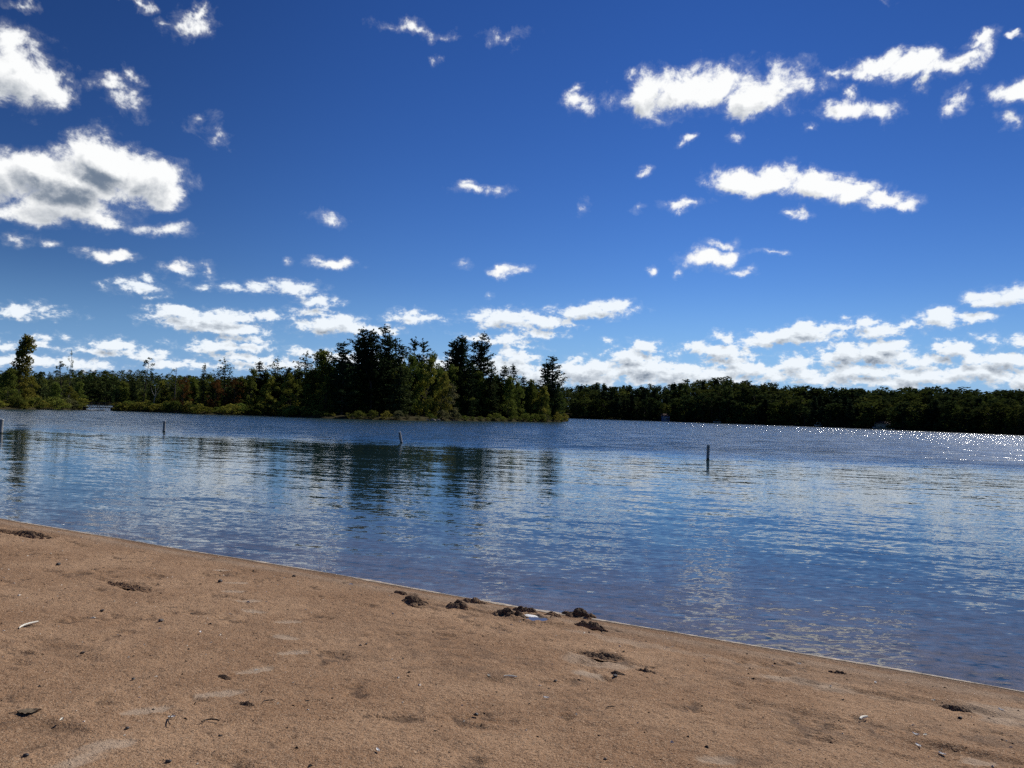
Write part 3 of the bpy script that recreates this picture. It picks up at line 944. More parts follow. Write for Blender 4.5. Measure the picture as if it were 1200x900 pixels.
V, Fq = tube([(-.06, 0, .012), (-.085, .006, .012), (-.105, .018, .008)], [.002, .0018, .0015], 6)
link('stem', mesh_np('stem', np.array(V), np.array(Fq), M_twig, True), root)

# ------------------------------------------------------------------ lake
cs = [xy(-1500, 2.0), xy(1500, 2.0), xy(1500, -1500), xy(-1500, -1500)]
V = [(x, y, 0.0) for x, y in cs] + [(x, y, -3.6) for x, y in cs]
Fq = [(0, 1, 2, 3), (7, 6, 5, 4), (0, 4, 5, 1), (1, 5, 6, 2), (2, 6, 7, 3), (3, 7, 4, 0)]
me = mesh_np('lake', np.array(V), np.array(Fq), M_water)
me.flip_normals() if me.polygons[0].normal.z < 0 else None
tag(link('lake', me), kind='structure')
V = np.array([(-2500, -2500, -3.0), (2500, -2500, -3.0), (2500, 2500, -3.0), (-2500, 2500, -3.0)], float)
tag(link('lake_bed', mesh_np('lake_bed', V, np.array([[0, 1, 2, 3]]), M_bed)), kind='structure')
gs_ = axis((-1500, -60, 60), (-60, 60, 6), (60, 1500, 60)); gt_ = axis((9, 60, 3), (60, 1500, 60))
Sg, Tg = np.meshgrid(gs_, gt_, indexing='ij')
Xg, Yg = xy(Sg.ravel(), Tg.ravel())
Zg = 0.48 + (Tg.ravel() - 9) * .045 * np.exp(-Tg.ravel() / 120) + fbm(Xg * .1, Yg * .1, 3, 8) * .25
Zg = np.where(Tg.ravel() < 10, 0.30, Zg)
tag(link('ground', mesh_np('ground', np.stack([Xg, Yg, Zg], 1), grid_faces(len(gs_), len(gt_)), M_meadow, True)), kind='structure')

# ------------------------------------------------------------------ swim area marker posts
M_post = simple_mat('weathered_post_paint', rgb(.34, .33, .31), .8, .4, 9, spec=.1, bump=.3, stretch=(1, 1, .25))
M_cap = simple_mat('white_post_cap', rgb(.78, .77, .74), .5, .1, 9)
M_algae = simple_mat('waterline_stain', rgb(.06, .06, .035), .6, .4, 14)


def post(px, py_top, py_bot, r, lean, label):
    b0 = hit_z(px, py_bot, 0.0)
    D = math.hypot(b0.x, b0.y)
    h = z_of(px, py_top, D)
    root = empty('marker_post', (b0.x, b0.y, 0), 0, label, 'post', 'marker posts of the swimming area')
    root.rotation_euler = (R(lean * .2), R(lean), 0)

    def cyl(name, z0, z1, rr, mat, bev=.012):
        bm = bmesh.new()
        bmesh.ops.create_cone(bm, cap_ends=True, segments=24, radius1=rr, radius2=rr, depth=z1 - z0, matrix=Matrix.Translation((0, 0, (z0 + z1) / 2)))
        es = [e for e in bm.edges if e.calc_face_angle(0) > .9]
        bmesh.ops.bevel(bm, geom=es, offset=bev, segments=2, affect='EDGES')
        o = bm_obj(name, bm, mat, root)
        return o
    cyl('pole', -1.8, h - .05, r, M_post)
    cyl('cap', h - .048, h, r * 1.06, M_cap)
    cyl('waterline_stain', -.3, .07, r * 1.015, M_algae, .003)


post(829.5, 521, 538.5, .072, 0.6, 'upright dark post with a white cap, nearest of the marker posts, toward the open lake')
post(470.5, 506, 519.5, .080, -13, 'leaning marker post in front of the tall dark pines')
post(192, 493, 506, .085, 1.5, 'slim upright marker post in the water in front of the reedy bank')
post(0.5, 491, 508, .115, 1, 'thick marker post cut by the edge of the view')

# ------------------------------------------------------------------ trees
def quads(cent, size, flat=0.0, aspect=1.0, rg=RNG):
    """leaf-sized faces, one per centre; flat pulls them towards horizontal"""
    n = len(cent)
    nv = rg.normal(size=(n, 3)); nv[:, 2] = nv[:, 2] + np.sign(nv[:, 2] + 1e-9) * flat
    nv /= np.linalg.norm(nv, axis=1, keepdims=True)
    a = np.cross(nv, rg.normal(size=(n, 3))); a /= np.linalg.norm(a, axis=1, keepdims=True) + 1e-9
    b2 = np.cross(nv, a)
    s = (size * rg.uniform(.6, 1.35, n))[:, None]
    a = a * s * aspect; b2 = b2 * s
    V = np.stack([cent - a * .5, cent + b2 * .42 + a * .08, cent + a * .5, cent - b2 * .42 - a * .02], 1)
    return V.reshape(-1, 3)


def leaf_mesh(name, cents, sizes, mat, flat=0.0, aspect=1.0, rg=RNG, tint=None):
    V = quads(cents, sizes, flat, aspect, rg)
    n = len(cents)
    if tint is None: tint = rg.uniform(0, 1, n)
    return mesh_np(name, V, np.arange(4 * n).reshape(n, 4), mat, False, {'tint': np.repeat(tint, 4)})


def join_tubes(name, parts, mat):
    V, Fq, off = [], [], 0
    for v, f in parts:
        V += v; Fq += [tuple(i + off for i in q) for q in f]; off += len(v)
    return mesh_np(name, np.array(V), np.array(Fq), mat, True)


def pine(seed, h=22.0, spread=4.2, bare=0.12, leafm=None, gap=0.25, tops=1, lean=0.0, per=4, fq=5, qs=.42, shape='plume', barkm=None):
    """tall conifer built of whorls of boughs, each bough a row of needle tufts"""
    rg = np.random.default_rng(seed)
    tr, cents, tint = [], [], []
    leaders = []
    pts = [(lean * (k / 8) ** 2 + .15 * rg.normal() * (k > 0), .15 * rg.normal() * (k > 0), h * k / 8 * .99) for k in range(9)]
    tr.append(tube(pts, [max(.03, .019 * h * (1 - .93 * k / 8)) for k in range(9)], 8))
    leaders.append((pts, bare, 1.0))
    for q in range(tops - 1):
        k0 = rg.integers(3, 5); p0 = Vector(pts[k0]); a = rg.uniform(0, 6.28)
        hh = h * rg.uniform(.86, .97)
        rr = spread * rg.uniform(.28, .5)
        p2 = [p0, p0 + Vector((math.cos(a) * rr * .7, math.sin(a) * rr * .7, (hh - p0.z) * .25))]
        for u in (.5, .75, 1.0):
            p2.append(Vector((p0.x + math.cos(a) * rr * (.8 + .2 * u), p0.y + math.sin(a) * rr * (.8 + .2 * u), p0.z + (hh - p0.z) * u)))
        tr.append(tube(p2, [.011 * h, .009 * h, .007 * h, .004 * h, .03], 6))
        leaders.append(([tuple(v) for v in p2], .3, .62))
    for pts_, b0, k in leaders:
        P_ = np.array(pts_); z0, z1 = P_[0, 2], P_[-1, 2]
        z = max(bare * h, z0 + b0 * (z1 - z0)) if k == 1.0 else z0 + b0 * (z1 - z0)
        while z < z1 - .02 * h:
            u = (z - z0) / (z1 - z0); uh = z / h
            if shape == 'plume':                                     # white pine: widest at mid height, broken, open top
                prof = math.sin(math.pi * min(1, max(.0, (uh - .0) * .78 + .22))) ** .7 * (.72 + .45 * rg.random()) + .10
            elif shape == 'cone':
                prof = (1 - uh) ** .85 * 1.15 * (.75 + .4 * rg.random()) + .05
            else:                                                    # column
                prof = (.75 * math.sin(math.pi * min(1, uh * .9 + .12)) + .15) * (.7 + .5 * rg.random())
            nb = rg.integers(per - 1, per + 2)
            a0 = rg.uniform(0, 6.28)
            for q in range(nb):
                if rg.random() < gap: continue
                a = a0 + q * 6.28 / nb + rg.normal() * .3
                L = spread * prof * k * rg.uniform(.6, 1.15)
                cx = np.interp(z, P_[:, 2], P_[:, 0]); cy = np.interp(z, P_[:, 2], P_[:, 1])
                rise = rg.normal() * .08 + (.28 if shape == 'plume' else -.12) * (1 if uh > .35 else .2) + .25 * max(0, uh - .7)
                e = np.array([math.cos(a), math.sin(a), rise])
                bp_ = [Vector((cx, cy, z)), Vector((cx, cy, z)) + Vector(e) * L * .5, Vector((cx, cy, z)) + Vector(e) * L + Vector((0, 0, .12 * L))]
                tr.append(tube(bp_, [.0028 * h * (1.15 - uh), .0018 * h * (1.1 - uh), .008], 4))
                nt_ = max(2, int(L / .33))
                us = np.linspace(.22, 1.0, nt_)
                br_t = rg.uniform(0, 1)
                for uu in us:
                    c0 = np.array([cx, cy, z]) + e * L * uu + np.array([0, 0, .12 * L * uu * uu])
                    wd = (.24 + .22 * math.sin(uu * 2.6)) * (1.25 if shape != 'plume' else 1)
                    cc = c0 + rg.normal(size=(fq, 3)) * np.array([wd, wd, .11]) * (.5 + .5 * min(L, 3) / 3)
                    cents.append(cc); tint += list(np.clip(br_t * .6 + .4 * rg.uniform(0, 1, fq), 0, 1))
            z += h * (rg.uniform(.026, .050) if shape == 'plume' else rg.uniform(.022, .036))
        tip = np.array(pts_[-1]) + rg.normal(size=(10, 3)) * np.array([.16, .16, .35]) - [0, 0, .3]
        cents.append(tip); tint += list(rg.uniform(0, 1, 10))
    cents = np.concatenate(cents)
    crown = leaf_mesh('crown', cents, np.full(len(cents), qs), leafm, .9, 1.5, rg, np.array(tint))
    return join_tubes('trunk', tr, barkm or M_bark), crown


def broad(seed, h=15.0, spread=4.0, bare=.18, leafm=None, nclump=34, per=70, qs=.36, crad=1.15, open_=0.0, shape='round', barkm=None, stems=1):
    """broadleaf tree: forking limbs carry leaf clumps of uneven size through the crown"""
    rg = np.random.default_rng(seed)
    tr, cents, tint = [], [], []
    for s_ in range(stems):
        bx, by = (rg.normal() * .35 * (stems > 1), rg.normal() * .35 * (stems > 1))
        lx, ly = rg.normal() * .05 * h, rg.normal() * .05 * h
        pts = [(bx + lx * (k / 6) ** 1.5, by + ly * (k / 6) ** 1.5, h * .92 * k / 6) for k in range(7)]
        tr.append(tube(pts, [max(.02, .014 * h * (1 - .9 * k / 6)) for k in range(7)], 8))
        P_ = np.array(pts)
        n_ = nclump // stems
        for q in range(n_):
            u = (q + rg.random()) / n_
            z = h * (bare + (1 - bare) * u * .97)
            if shape == 'round': prof = math.sqrt(max(.02, 1 - (2 * (u - .42)) ** 2 * (.95 if u > .42 else .55)))
            elif shape == 'egg': prof = (1 - u) ** .6 * 1.0 + .12
            elif shape == 'column': prof = .55 + .25 * math.sin(u * 9 + seed) - .35 * max(0, u - .75)
            else: prof = 1 - .75 * u
            a = rg.uniform(0, 6.28); r = spread * prof * math.sqrt(rg.uniform(.08, 1.0))
            zb = max(h * bare * .6, z - r * rg.uniform(.35, .8))
            c0 = Vector((np.interp(zb, P_[:, 2], P_[:, 0]), np.interp(zb, P_[:, 2], P_[:, 1]), zb))
            c1 = Vector((c0.x + math.cos(a) * r, c0.y + math.sin(a) * r, z))
            mid = c0.lerp(c1, .5) + Vector((0, 0, -.06 * r))
            tr.append(tube([c0, mid, c1], [.004 * h, .0026 * h, .012], 5))
            if rg.random() < open_: continue
            cr = crad * rg.uniform(.55, 1.25)
            m_ = int(per * (cr / crad) ** 2)
            d = rg.normal(size=(m_, 3)); d /= np.linalg.norm(d, axis=1, keepdims=True)
            d = d * (rg.random((m_, 1)) ** .45) * cr * np.array([1.1, 1.1, .75])
            cents.append(np.array(c1) + d)
            tint += list(np.clip(rg.random() * .7 + .3 * rg.random(m_), 0, 1))
    cents = np.concatenate(cents)
    crown = leaf_mesh('crown', cents, np.full(len(cents), qs), leafm, .25, 1.25, rg, np.array(tint))
    return join_tubes('trunk', tr, barkm or M_bark), crown


def put_tree(name, meshes, px, D, ytop, h0, label, cat='tree', group=None, wk=1.0, zb=None, rz=None, sub=None):
    x, y = at(px, D)
    z = ground_z(x, y) if zb is None else zb
    h = max(.5, z_of(px, ytop, D) - z)
    s = h / h0
    o = empty(name, (x, y, z - .15), random.uniform(0, 6.28) if rz is None else rz, label, cat, group)
    o.scale = (s * wk, s * wk, s)
    link('trunk', meshes[0], o)
    c = link('crown', meshes[1], o)
    return o


# near bank and wooded point: water edge in the photo, pushed back in world space
EDGE = [(-160, 474.5), (-80, 477), (0, 479.6), (60, 480.2), (97, 480.6), (103, 480), (128, 481), (134, 481.6), (180, 483), (240, 485.7), (320, 487.6), (380, 490.3), (420, 491.6), (470, 492.8), (540, 493.5), (600, 494.2), (640, 494.8), (662, 494.4), (667, 493.6)]
EDGE_W = [hit_z(a, b_) for a, b_ in EDGE]
EDGE_D = [math.hypot(p.x, p.y) for p in EDGE_W]


def edgeD(px):
    return float(np.interp(px, [e[0] for e in EDGE], EDGE_D))


def land(name, px0, px1, depthf, mat, hmax=1.1):
    """a strip of low land behind the water edge"""
    pxs = np.linspace(px0, px1, max(12, int((px1 - px0) / 4)))
    offs = np.array([-2.0, -.4, .3, 1.5, 4, 10, 20, 32, 42, 50, 54]) / 50.0
    hs_ = np.array([-1.2, -.15, .12, .35, .6, .85, 1.0, 1.0, .6, -.1, -1.2])
    V = []
    for px in pxs:
        D0 = edgeD(px) if callable(edgeD) else 0
        dp = depthf(px)
        for o_, h_ in zip(offs, hs_):
            off = o_ * 50 if o_ < .05 else o_ * dp
            x, y = at(px, D0 + off)
            V.append((x, y, h_ * hmax if h_ > 0 else h_))
    V = np.array(V)
    V[:, 2] += (fbm(V[:, 0] * .5, V[:, 1] * .5, 3, 4) - .5) * .25
    for row in (0, len(pxs) - 1): V[row * 11:(row + 1) * 11, 2] = -1.2
    tag(link(name, mesh_np(name, V, grid_faces(len(pxs), 11), mat, True)), kind='structure')


def depth_main(px): return float(np.interp(px, [128, 200, 380, 600, 650, 668], [34, 40, 55, 40, 16, 3]))


land('bank', -170, 101, lambda px: 40, M_ground)
land('wooded_point', 129, 668, depth_main, M_ground)

# hills of the far shore
FAR = [(-260, 300), (-100, 340), (100, 400), (300, 470), (500, 470), (660, 428), (780, 405), (930, 362), (1060, 312), (1200, 263), (1320, 230), (1480, 200)]


def farD(px): return float(np.interp(px, [f[0] for f in FAR], [f[1] for f in FAR]))


HB = {'b': [(-260, 4), (60, 12), (110, 15), (210, 10), (400, 3), (640, 2), (760, 5), (830, 15), (900, 8), (1000, 3), (1480, 3)]}


def hill_h(px, off):
    b_ = float(np.interp(px, [q[0] for q in HB['b']], [q[1] for q in HB['b']]))
    return float(np.interp(off, [-3, 0, 3, 12, 110, 200, 320], [-1.0, 0.0, .5, 1.2, 1.2 + b_, 1.2 + b_ * .9, .5]))


pxs = np.arange(-260, 1481, 10); offs = np.array([-8, -3, 0, 3, 12, 40, 70, 110, 160, 230, 320.])
V = []
for px in pxs:
    for o_ in offs:
        x, y = at(px, farD(px) + o_)
        V.append((x, y, -3.2 if o_ < -5 else hill_h(px, o_)))
tag(link('hill', mesh_np('hill', np.array(V), grid_faces(len(pxs), len(offs)), M_ground, True)), kind='structure')


def ground_z(x, y):
    D = math.hypot(x, y)
    return .45 if D < 260 else 0.8


# --- tree kinds
K = {}
K['pineA'] = (pine(1, 22, 4.4, .10, L_pine, .18, 3, per=5, fq=7), 22)
K['pineB'] = (pine(2, 22, 4.2, .12, L_pine, .22, 2, per=5, fq=7), 22)
K['pineC'] = (pine(3, 20, 3.8, .16, L_pine, .30, 1, per=4, fq=6), 20)
K['pineD'] = (pine(4, 20, 4.0, .08, L_pine, .15, 1, per=5, fq=7), 20)
K['spruceA'] = (pine(5, 14, 2.9, .06, L_spruce, .15, 1, per=5, fq=5, qs=.36, shape='cone'), 14)
K['spruceB'] = (pine(6, 14, 2.2, .08, L_spruce, .30, 1, per=4, fq=5, qs=.34, shape='cone'), 14)
K['airy'] = (pine(7, 14, 2.8, .25, L_spruce, .35, 1, per=4, fq=4, qs=.34, shape='plume'), 14)
K['colA'] = (broad(11, 17, 2.5, .04, L_yellow, 84, 80, .36, .95, .0, 'egg'), 17)
K['leafA'] = (broad(12, 13, 4.0, .10, L_green, 46, 80, .36, 1.15, .05, 'round'), 13)
K['leafB'] = (broad(13, 13, 3.4, .08, L_green, 58, 80, .36, 1.1, .08, 'egg'), 13)
K['leafC'] = (broad(14, 12, 3.6, .06, L_yellow, 60, 80, .34, 1.05, .08, 'round'), 12)
K['leafR'] = (broad(15, 9, 3.2, .05, L_red, 34, 60, .32, .95, .15, 'round'), 9)
K['leafP'] = (broad(16, 10, 2.8, .05, L_pale, 36, 60, .32, .95, .12, 'egg'), 10)
K['sparse'] = (broad(17, 14, 2.2, .30, L_spruce, 26, 36, .30, .62, .25, 'round'), 14)
K['thin'] = (broad(18, 12, 2.6, .25, L_green, 30, 26, .26, .60, .45, 'egg', M_greybark), 12)
K['shrubA'] = (broad(19, 3.6, 2.2, .0, L_yellow, 30, 60, .26, .75, 0, 'round', stems=3), 3.6)
K['shrubB'] = (broad(20, 3.2, 2.4, .0, L_green, 30, 60, .26, .75, 0, 'round', stems=3), 3.2)
K['shrubC'] = (broad(21, 3.0, 1.8, .0, L_pale, 24, 50, .24, .62, 0, 'round', stems=3), 3.0)


def T(kind, px, off, ytop, name, label, wk=1.0, cat='tree', group=None, rz=None):
    mm, h0 = K[kind]
    return put_tree(name, mm, px, edgeD(px) + off, ytop, h0, label, cat, group, wk, rz=rz)


# --- the reedy bank beyond the near posts
T('leafA', -32, 12, 425, 'broadleaf_tree', 'dark broadleaf tree cut by the edge of the view beside the tall ragged tree')
T('colA', 20, 8, 389, 'ragged_tree', 'tall ragged tree with a narrow leaning top, highest on the reedy bank', 1.1, rz=.8)
T('leafB', 8, 5, 430, 'broadleaf_tree', 'green tree hugging the foot of the tall ragged tree', 1.0)
T('leafC', 36, 7, 440, 'broadleaf_tree', 'low yellow-green tree just beside the tall ragged tree', .9)
T('spruceA', 46, 22, 434, 'spruce_tree', 'dark spruce set back between the ragged tree and the half-bare tree', 1.1)
T('sparse', 72, 7, 421, 'half_bare_tree', 'half-bare tree with arching top limbs beside the channel', 1.3, rz=.2)
T('leafB', 66, 5, 447, 'broadleaf_tree', 'leafy green tree under the half-bare tree', .95)
T('thin', 80, 9, 405, 'dead_snag', 'thin dead snag sticking up like a pole above the half-bare tree', .35)
T('leafC', 84, 5, 452, 'broadleaf_tree', 'yellow-green tree closest to the channel and footbridge', .9)
# --- between the channel and the pines
T('leafB', 146, 20, 446, 'broadleaf_tree', 'dark rounded tree just past the footbridge', 1.0)
T('spruceA', 155, 18, 441, 'spruce_tree', 'dark spruce standing against the far hill past the footbridge', 1.0)
T('sparse', 168, 8, 416, 'sparse_tree', 'tall sparse tree with airy tufts rising past the footbridge', 1.05, rz=2.0)
T('sparse', 176, 16, 432, 'sparse_tree', 'shorter sparse tree right beside the tall airy one', 1.0, rz=4)
T('thin', 204, 10, 427, 'thin_tree', 'thin grey twiggy tree, nearly leafless at its top', 1.1)
T('thin', 194, 14, 436, 'thin_tree', 'small twiggy tree behind the white dead birch', 1.2, rz=1)
T('leafR', 214, 8, 440, 'red_tree', 'reddish brown tree, first to turn beside the twiggy tree', .75)
T('leafC', 190, 12, 446, 'broadleaf_tree', 'yellow-green tree around the white dead birch', .9)
T('leafB', 226, 16, 441, 'broadleaf_tree', 'dull green tree between the red tree and the small spruce', .9)
T('spruceB', 237, 10, 425, 'spruce_tree', 'small pointed spruce standing among reddish leaves', .9)
T('leafR', 252, 8, 443, 'red_tree', 'rusty tree between the small spruce and the airy pine', .85, rz=1)
T('airy', 262, 12, 419, 'pine_tree', 'airy young pine with open boughs above rusty leaves', 1.0)
T('leafR', 274, 9, 441, 'red_tree', 'wide rusty tree just beyond the airy young pine', .9, rz=2)
T('leafA', 244, 18, 437, 'broadleaf_tree', 'dark green tree behind the small pointed spruce', .8)
T('leafB', 284, 12, 440, 'broadleaf_tree', 'olive tree between the rusty leaves and the bushy pines', .9, rz=3)
T('spruceA', 303, 14, 422, 'spruce_tree', 'bushy spruce with a pointed tip, first of the middle group', 1.15)
T('leafA', 293, 10, 431, 'broadleaf_tree', 'round green tree leaning on the bushy spruce', .75)
T('airy', 323, 14, 418, 'pine_tree', 'pointed pine with layered boughs in the middle of the point', 1.1, rz=2)
T('leafC', 316, 8, 440, 'broadleaf_tree', 'yellowish tree at the foot of the layered pine', .85)
T('spruceB', 311, 18, 431, 'spruce_tree', 'slim spruce tucked between the bushy spruce and the layered pine', 1.1)
T('spruceA', 338, 18, 429, 'spruce_tree', 'short spruce between the layered pine and the ragged pine', 1.0)
T('leafC', 340, 7, 437, 'broadleaf_tree', 'brightest yellow-green tree below the short spruce', .8, rz=4)
T('airy', 356, 15, 411, 'pine_tree', 'ragged pine leaning its boughs toward the channel side', 1.2, rz=4)
T('leafB', 362, 9, 432, 'broadleaf_tree', 'brownish tree beneath the ragged pine', .9)
T('leafB', 376, 12, 409, 'broadleaf_tree', 'tall green tree with bare twigs at its top next to the big pines', .95, rz=5)
T('leafA', 381, 7, 440, 'broadleaf_tree', 'green tree low down beside the first big dark pine', .7)
# --- tall pines of the point
T('pineD', 401, 8, 401, 'pine_tree', 'broad dark pine, nearest of the big pines, with a rounded top', 1.0)
T('pineC', 390, 16, 418, 'pine_tree', 'dark pine half hidden behind the rounded one', .9)
T('pineB', 421, 18, 384, 'pine_tree', 'tall black pine with upswept fan-like top boughs', .85, rz=1.0)
T('pineA', 434, 12, 385, 'pine_tree', 'massive black pine with several tops in the thick of the tall clump', .85, rz=.5)
T('pineB', 449, 15, 381, 'pine_tree', 'tallest pine of the point with its bare-sided crown', .8, rz=4.2)
T('pineC', 461, 20, 397, 'pine_tree', 'dark pine on the far flank of the tallest pine', .9, rz=2)
T('spruceA', 468, 8, 402, 'spruce_tree', 'layered greenish conifer in front of the tall clump', .95, rz=2)
T('pineC', 484, 22, 396, 'pine_tree', 'dark pine tip showing above the green maples', .85, rz=.4)
T('pineC', 493, 24, 398, 'pine_tree', 'twin dark pine tip showing above the green maples, nearer the gap', .85, rz=3.4)
T('leafA', 480, 10, 415, 'maple_tree', 'green tree filling the dip between the two tall pine clumps', .6)
T('leafC', 497, 8, 419, 'maple_tree', 'yellow-green tree in the dip, lightest of that group', .6)
T('leafA', 508, 12, 413, 'maple_tree', 'leafy tree close against the second pine clump', .55, rz=3)
T('leafP', 527, 3, 449, 'pale_tree', 'small pale leafy tree at the water in front of the second pine clump', .9)
T('leafC', 516, 5, 436, 'broadleaf_tree', 'olive tree behind the small pale leafy tree', .7)
T('pineA', 538, 14, 392, 'pine_tree', 'wide black pine with stepped boughs, first of the second clump', .8, rz=2)
T('pineB', 528, 20, 399, 'pine_tree', 'dark pine reaching out over the dip from the second clump', .85, rz=5)
T('pineC', 553, 18, 398, 'pine_tree', 'dark pine wedged between the two heads of the second clump', .9)
T('pineB', 565, 14, 389.5, 'pine_tree', 'tall black pine with bare limbs facing the open lake', .72, rz=3)
T('pineD', 548, 7, 424, 'pine_tree', 'shaggy dark conifer at the foot of the second clump', .9)
T('spruceA', 574, 8, 432, 'spruce_tree', 'dark spruce on the shore below the bare-limbed pine', 1.1)
T('spruceA', 589, 12, 427, 'spruce_tree', 'bushy green spruce, first after the second clump', 1.2, rz=1)
T('spruceB', 600, 14, 426, 'spruce_tree', 'slim spruce, tallest between the second clump and the lone pine', 1.3)
T('leafB', 595, 6, 440, 'broadleaf_tree', 'green tree low on the shore beneath the slim spruce', .7)
T('spruceA', 613, 12, 440, 'spruce_tree', 'small dark spruce halfway to the lone pine', 1.2, rz=4)
T('leafA', 606, 8, 446, 'broadleaf_tree', 'olive broadleaf tree hugging the small dark spruce', .6, rz=1)
T('leafB', 623, 9, 444, 'broadleaf_tree', 'dark tree just before the lone pine', .8, rz=4)
T('leafC', 632, 5, 452, 'broadleaf_tree', 'olive tree at the waterside before the lone pine', .8, rz=2)
T('pineB', 646, 7, 416.5, 'pine_tree', 'lone pine near the tip of the point with open layered boughs', 1.12, rz=1.8)
T('leafA', 655, 3, 452, 'broadleaf_tree', 'green tree at the very tip of the point', .55, rz=2)
T('leafB', 638, 4, 456, 'broadleaf_tree', 'low dark tree right under the lone pine', .8, rz=3)
# filling trees deep in the point: alike, dark, half hidden
k = 0
for px in range(140, 655, 9):
    sky_y = float(np.interp(px, [140, 220, 300, 380, 400, 470, 500, 560, 600, 655], [452, 450, 440, 430, 425, 420, 428, 430, 450, 462]))
    dp = depth_main(px)
    for off in (.30, .55):
        kind = ('spruceA', 'leafB', 'leafA', 'pineD')[(k * 7 + 3) % 4]
        T(kind, px + random.uniform(-3, 3), dp * off + random.uniform(-2, 2), sky_y + random.uniform(-4, 6), 'understorey_tree', 'dark tree deep in the wooded point, mostly hidden behind the front trees', random.uniform(.75, 1.0), 'tree', 'trees deep in the wooded point')
        k += 1
for px in range(-60, 96, 9):
    T(('spruceA', 'leafB', 'leafA')[k % 3], px, 26 + random.uniform(-4, 4), 445 + random.uniform(-5, 5), 'understorey_tree', 'dark tree deep in the reedy bank, half hidden behind the front trees', .95, 'tree', 'trees deep in the reedy bank')
    k += 1

# shrubs along the water
k = 0
for px in list(np.arange(-60, 98, 6.0)) + list(np.arange(138, 398, 6.5)):
    kind = ('shrubA', 'shrubB', 'shrubA', 'shrubC' if 60 < px < 90 else 'shrubA')[k % 4]
    y0 = float(np.interp(px, [e[0] for e in EDGE], [e[1] for e in EDGE]))
    hh = random.uniform(9, 16) if px < 380 else 8
    T(kind, px + random.uniform(-2, 2), random.uniform(.4, 3), y0 - hh, 'shrub', 'yellow-green shrub crowding the water edge of the low bank', random.uniform(1.0, 1.5), 'shrub', 'shrubs along the low bank')
    k += 1
for px, hh, kd, lab in [(408, 9, 'shrubA', 'grassy green shrub by the water under the rounded dark pine'), (420, 11, 'shrubB', 'green shrub by the water under the tall black pines'), (436, 12, 'shrubB', 'bushy shrub at the water below the massive pine'), (453, 12, 'shrubA', 'light shrub at the water below the tallest pine'), (466, 12, 'shrubC', 'pale shrub at the water below the layered conifer'), (478, 8, 'shrubC', 'low pale shrub at the water facing the leaning post'), (490, 7, 'shrubC', 'pale flat shrub beside the shore boulders'), (506, 9, 'shrubB', 'dark shrub beside the shore boulders'), (519, 13, 'shrubC', 'pale shrub at the feet of the small pale tree'), (534, 11, 'shrubC', 'pale shrub behind the canoe on the shore'), (640, 10, 'shrubC', 'pale shrub on the shore beneath the lone pine'), (650, 13, 'shrubA', 'yellowish shrub just before the tip of the point'), (659, 11, 'shrubA', 'yellowish shrub at the tip of the point'), (664, 7, 'shrubC', 'lowest shrub at the tip of the point')]:
    y0 = float(np.interp(px, [e[0] for e in EDGE], [e[1] for e in EDGE]))
    T(kd, px, .8, y0 - hh, 'shrub', lab, 1.15, 'shrub')
for px in range(545, 636, 9):
    y0 = float(np.interp(px, [e[0] for e in EDGE], [e[1] for e in EDGE]))
    T('shrubB', px, .8, y0 - random.uniform(5, 11), 'shrub', 'dark shrub in the shade of the second pine clump and its spruces', 1.3, 'shrub', 'shaded shrubs of the point')

# white dead birch
x, y = at(180, edgeD(180) + 3.5)
h = z_of(180, 453, math.hypot(x, y)) - .4
root = empty('dead_birch', (x, y, .3), 0, 'white leafless birch trunk forking above the yellow-green shrubs', 'tree')
V, Fq = tube([(0, 0, 0), (.1, 0, h * .4), (.3, 0, h * .68), (.25, 0, h)], [.11, .09, .06, .02], 8)
link('trunk', mesh_np('trunk', np.array(V), np.array(Fq), M_birch, True), root)
for e in ([(.2, 0, h * .55), (.7, .1, h * .75), (1.4, .1, h * .95)], [(.25, 0, h * .6), (-.4, .1, h * .78), (-.7, .1, h * .98)], [(.28, 0, h * .75), (.7, 0, h * .9), (.9, 0, h * 1.06)]):
    V, Fq = tube(e, [.045, .03, .012], 6)
    link('branch', mesh_np('branch', np.array(V), np.array(Fq), M_birch, True), root)

# shoreline boulders and canoe on the point
M_rock = simple_mat('shore_rock', rgb(.24, .22, .18), .8, .3, 3, spec=.05, bump=.4)
for px, py, r, lab in [(494, 492.6, .5, 'largest pale boulder on the point at the water'), (501, 493, .38, 'pale boulder next to the largest one'), (507, 493.2, .45, 'pale boulder second from the small pale tree'), (513, 493.3, .4, 'pale boulder nearest the small pale tree'), (486, 492.5, .35, 'pale boulder facing the leaning post')]:
    me = pebble_mesh(r, int(px), (1.4, 1, .8)); me.materials.append(M_rock)
    p = hit_z(px, py)
    tag(link('boulder', me, None, (p.x, p.y, .08)), lab, 'boulder')
M_canoe = simple_mat('pale_canoe_hull', rgb(.50, .47, .42), .5, .15, 3)
M_gun = simple_mat('canoe_trim', rgb(.10, .07, .05), .6, .2, 5)


def boat_hull(name, L, W, H, mat, parent, thick=.03):
    g = np.linspace(-1, 1, 25); a = np.linspace(-1, 1, 13)
    U, A = np.meshgrid(g, a, indexing='ij')
    wv = (1 - np.abs(U) ** 2.4) * W / 2
    hv = H * (1 + .45 * np.abs(U) ** 4)
    x_ = U * L / 2; y_ = np.sin(A * math.pi / 2) * wv
    z_ = hv * (1 - np.cos(A * math.pi / 2) * (1 - .55 * np.abs(U) ** 6))
    V1 = np.stack([x_.ravel(), y_.ravel(), z_.ravel()], 1)
    V2 = V1 * [1, .93, 1] + [0, 0, thick]
    f = grid_faces(25, 13)
    return link(name, mesh_np(name, np.concatenate([V1, V2]), np.concatenate([f[:, ::-1], f + len(V1)]), mat, True), parent), x_, y_, z_


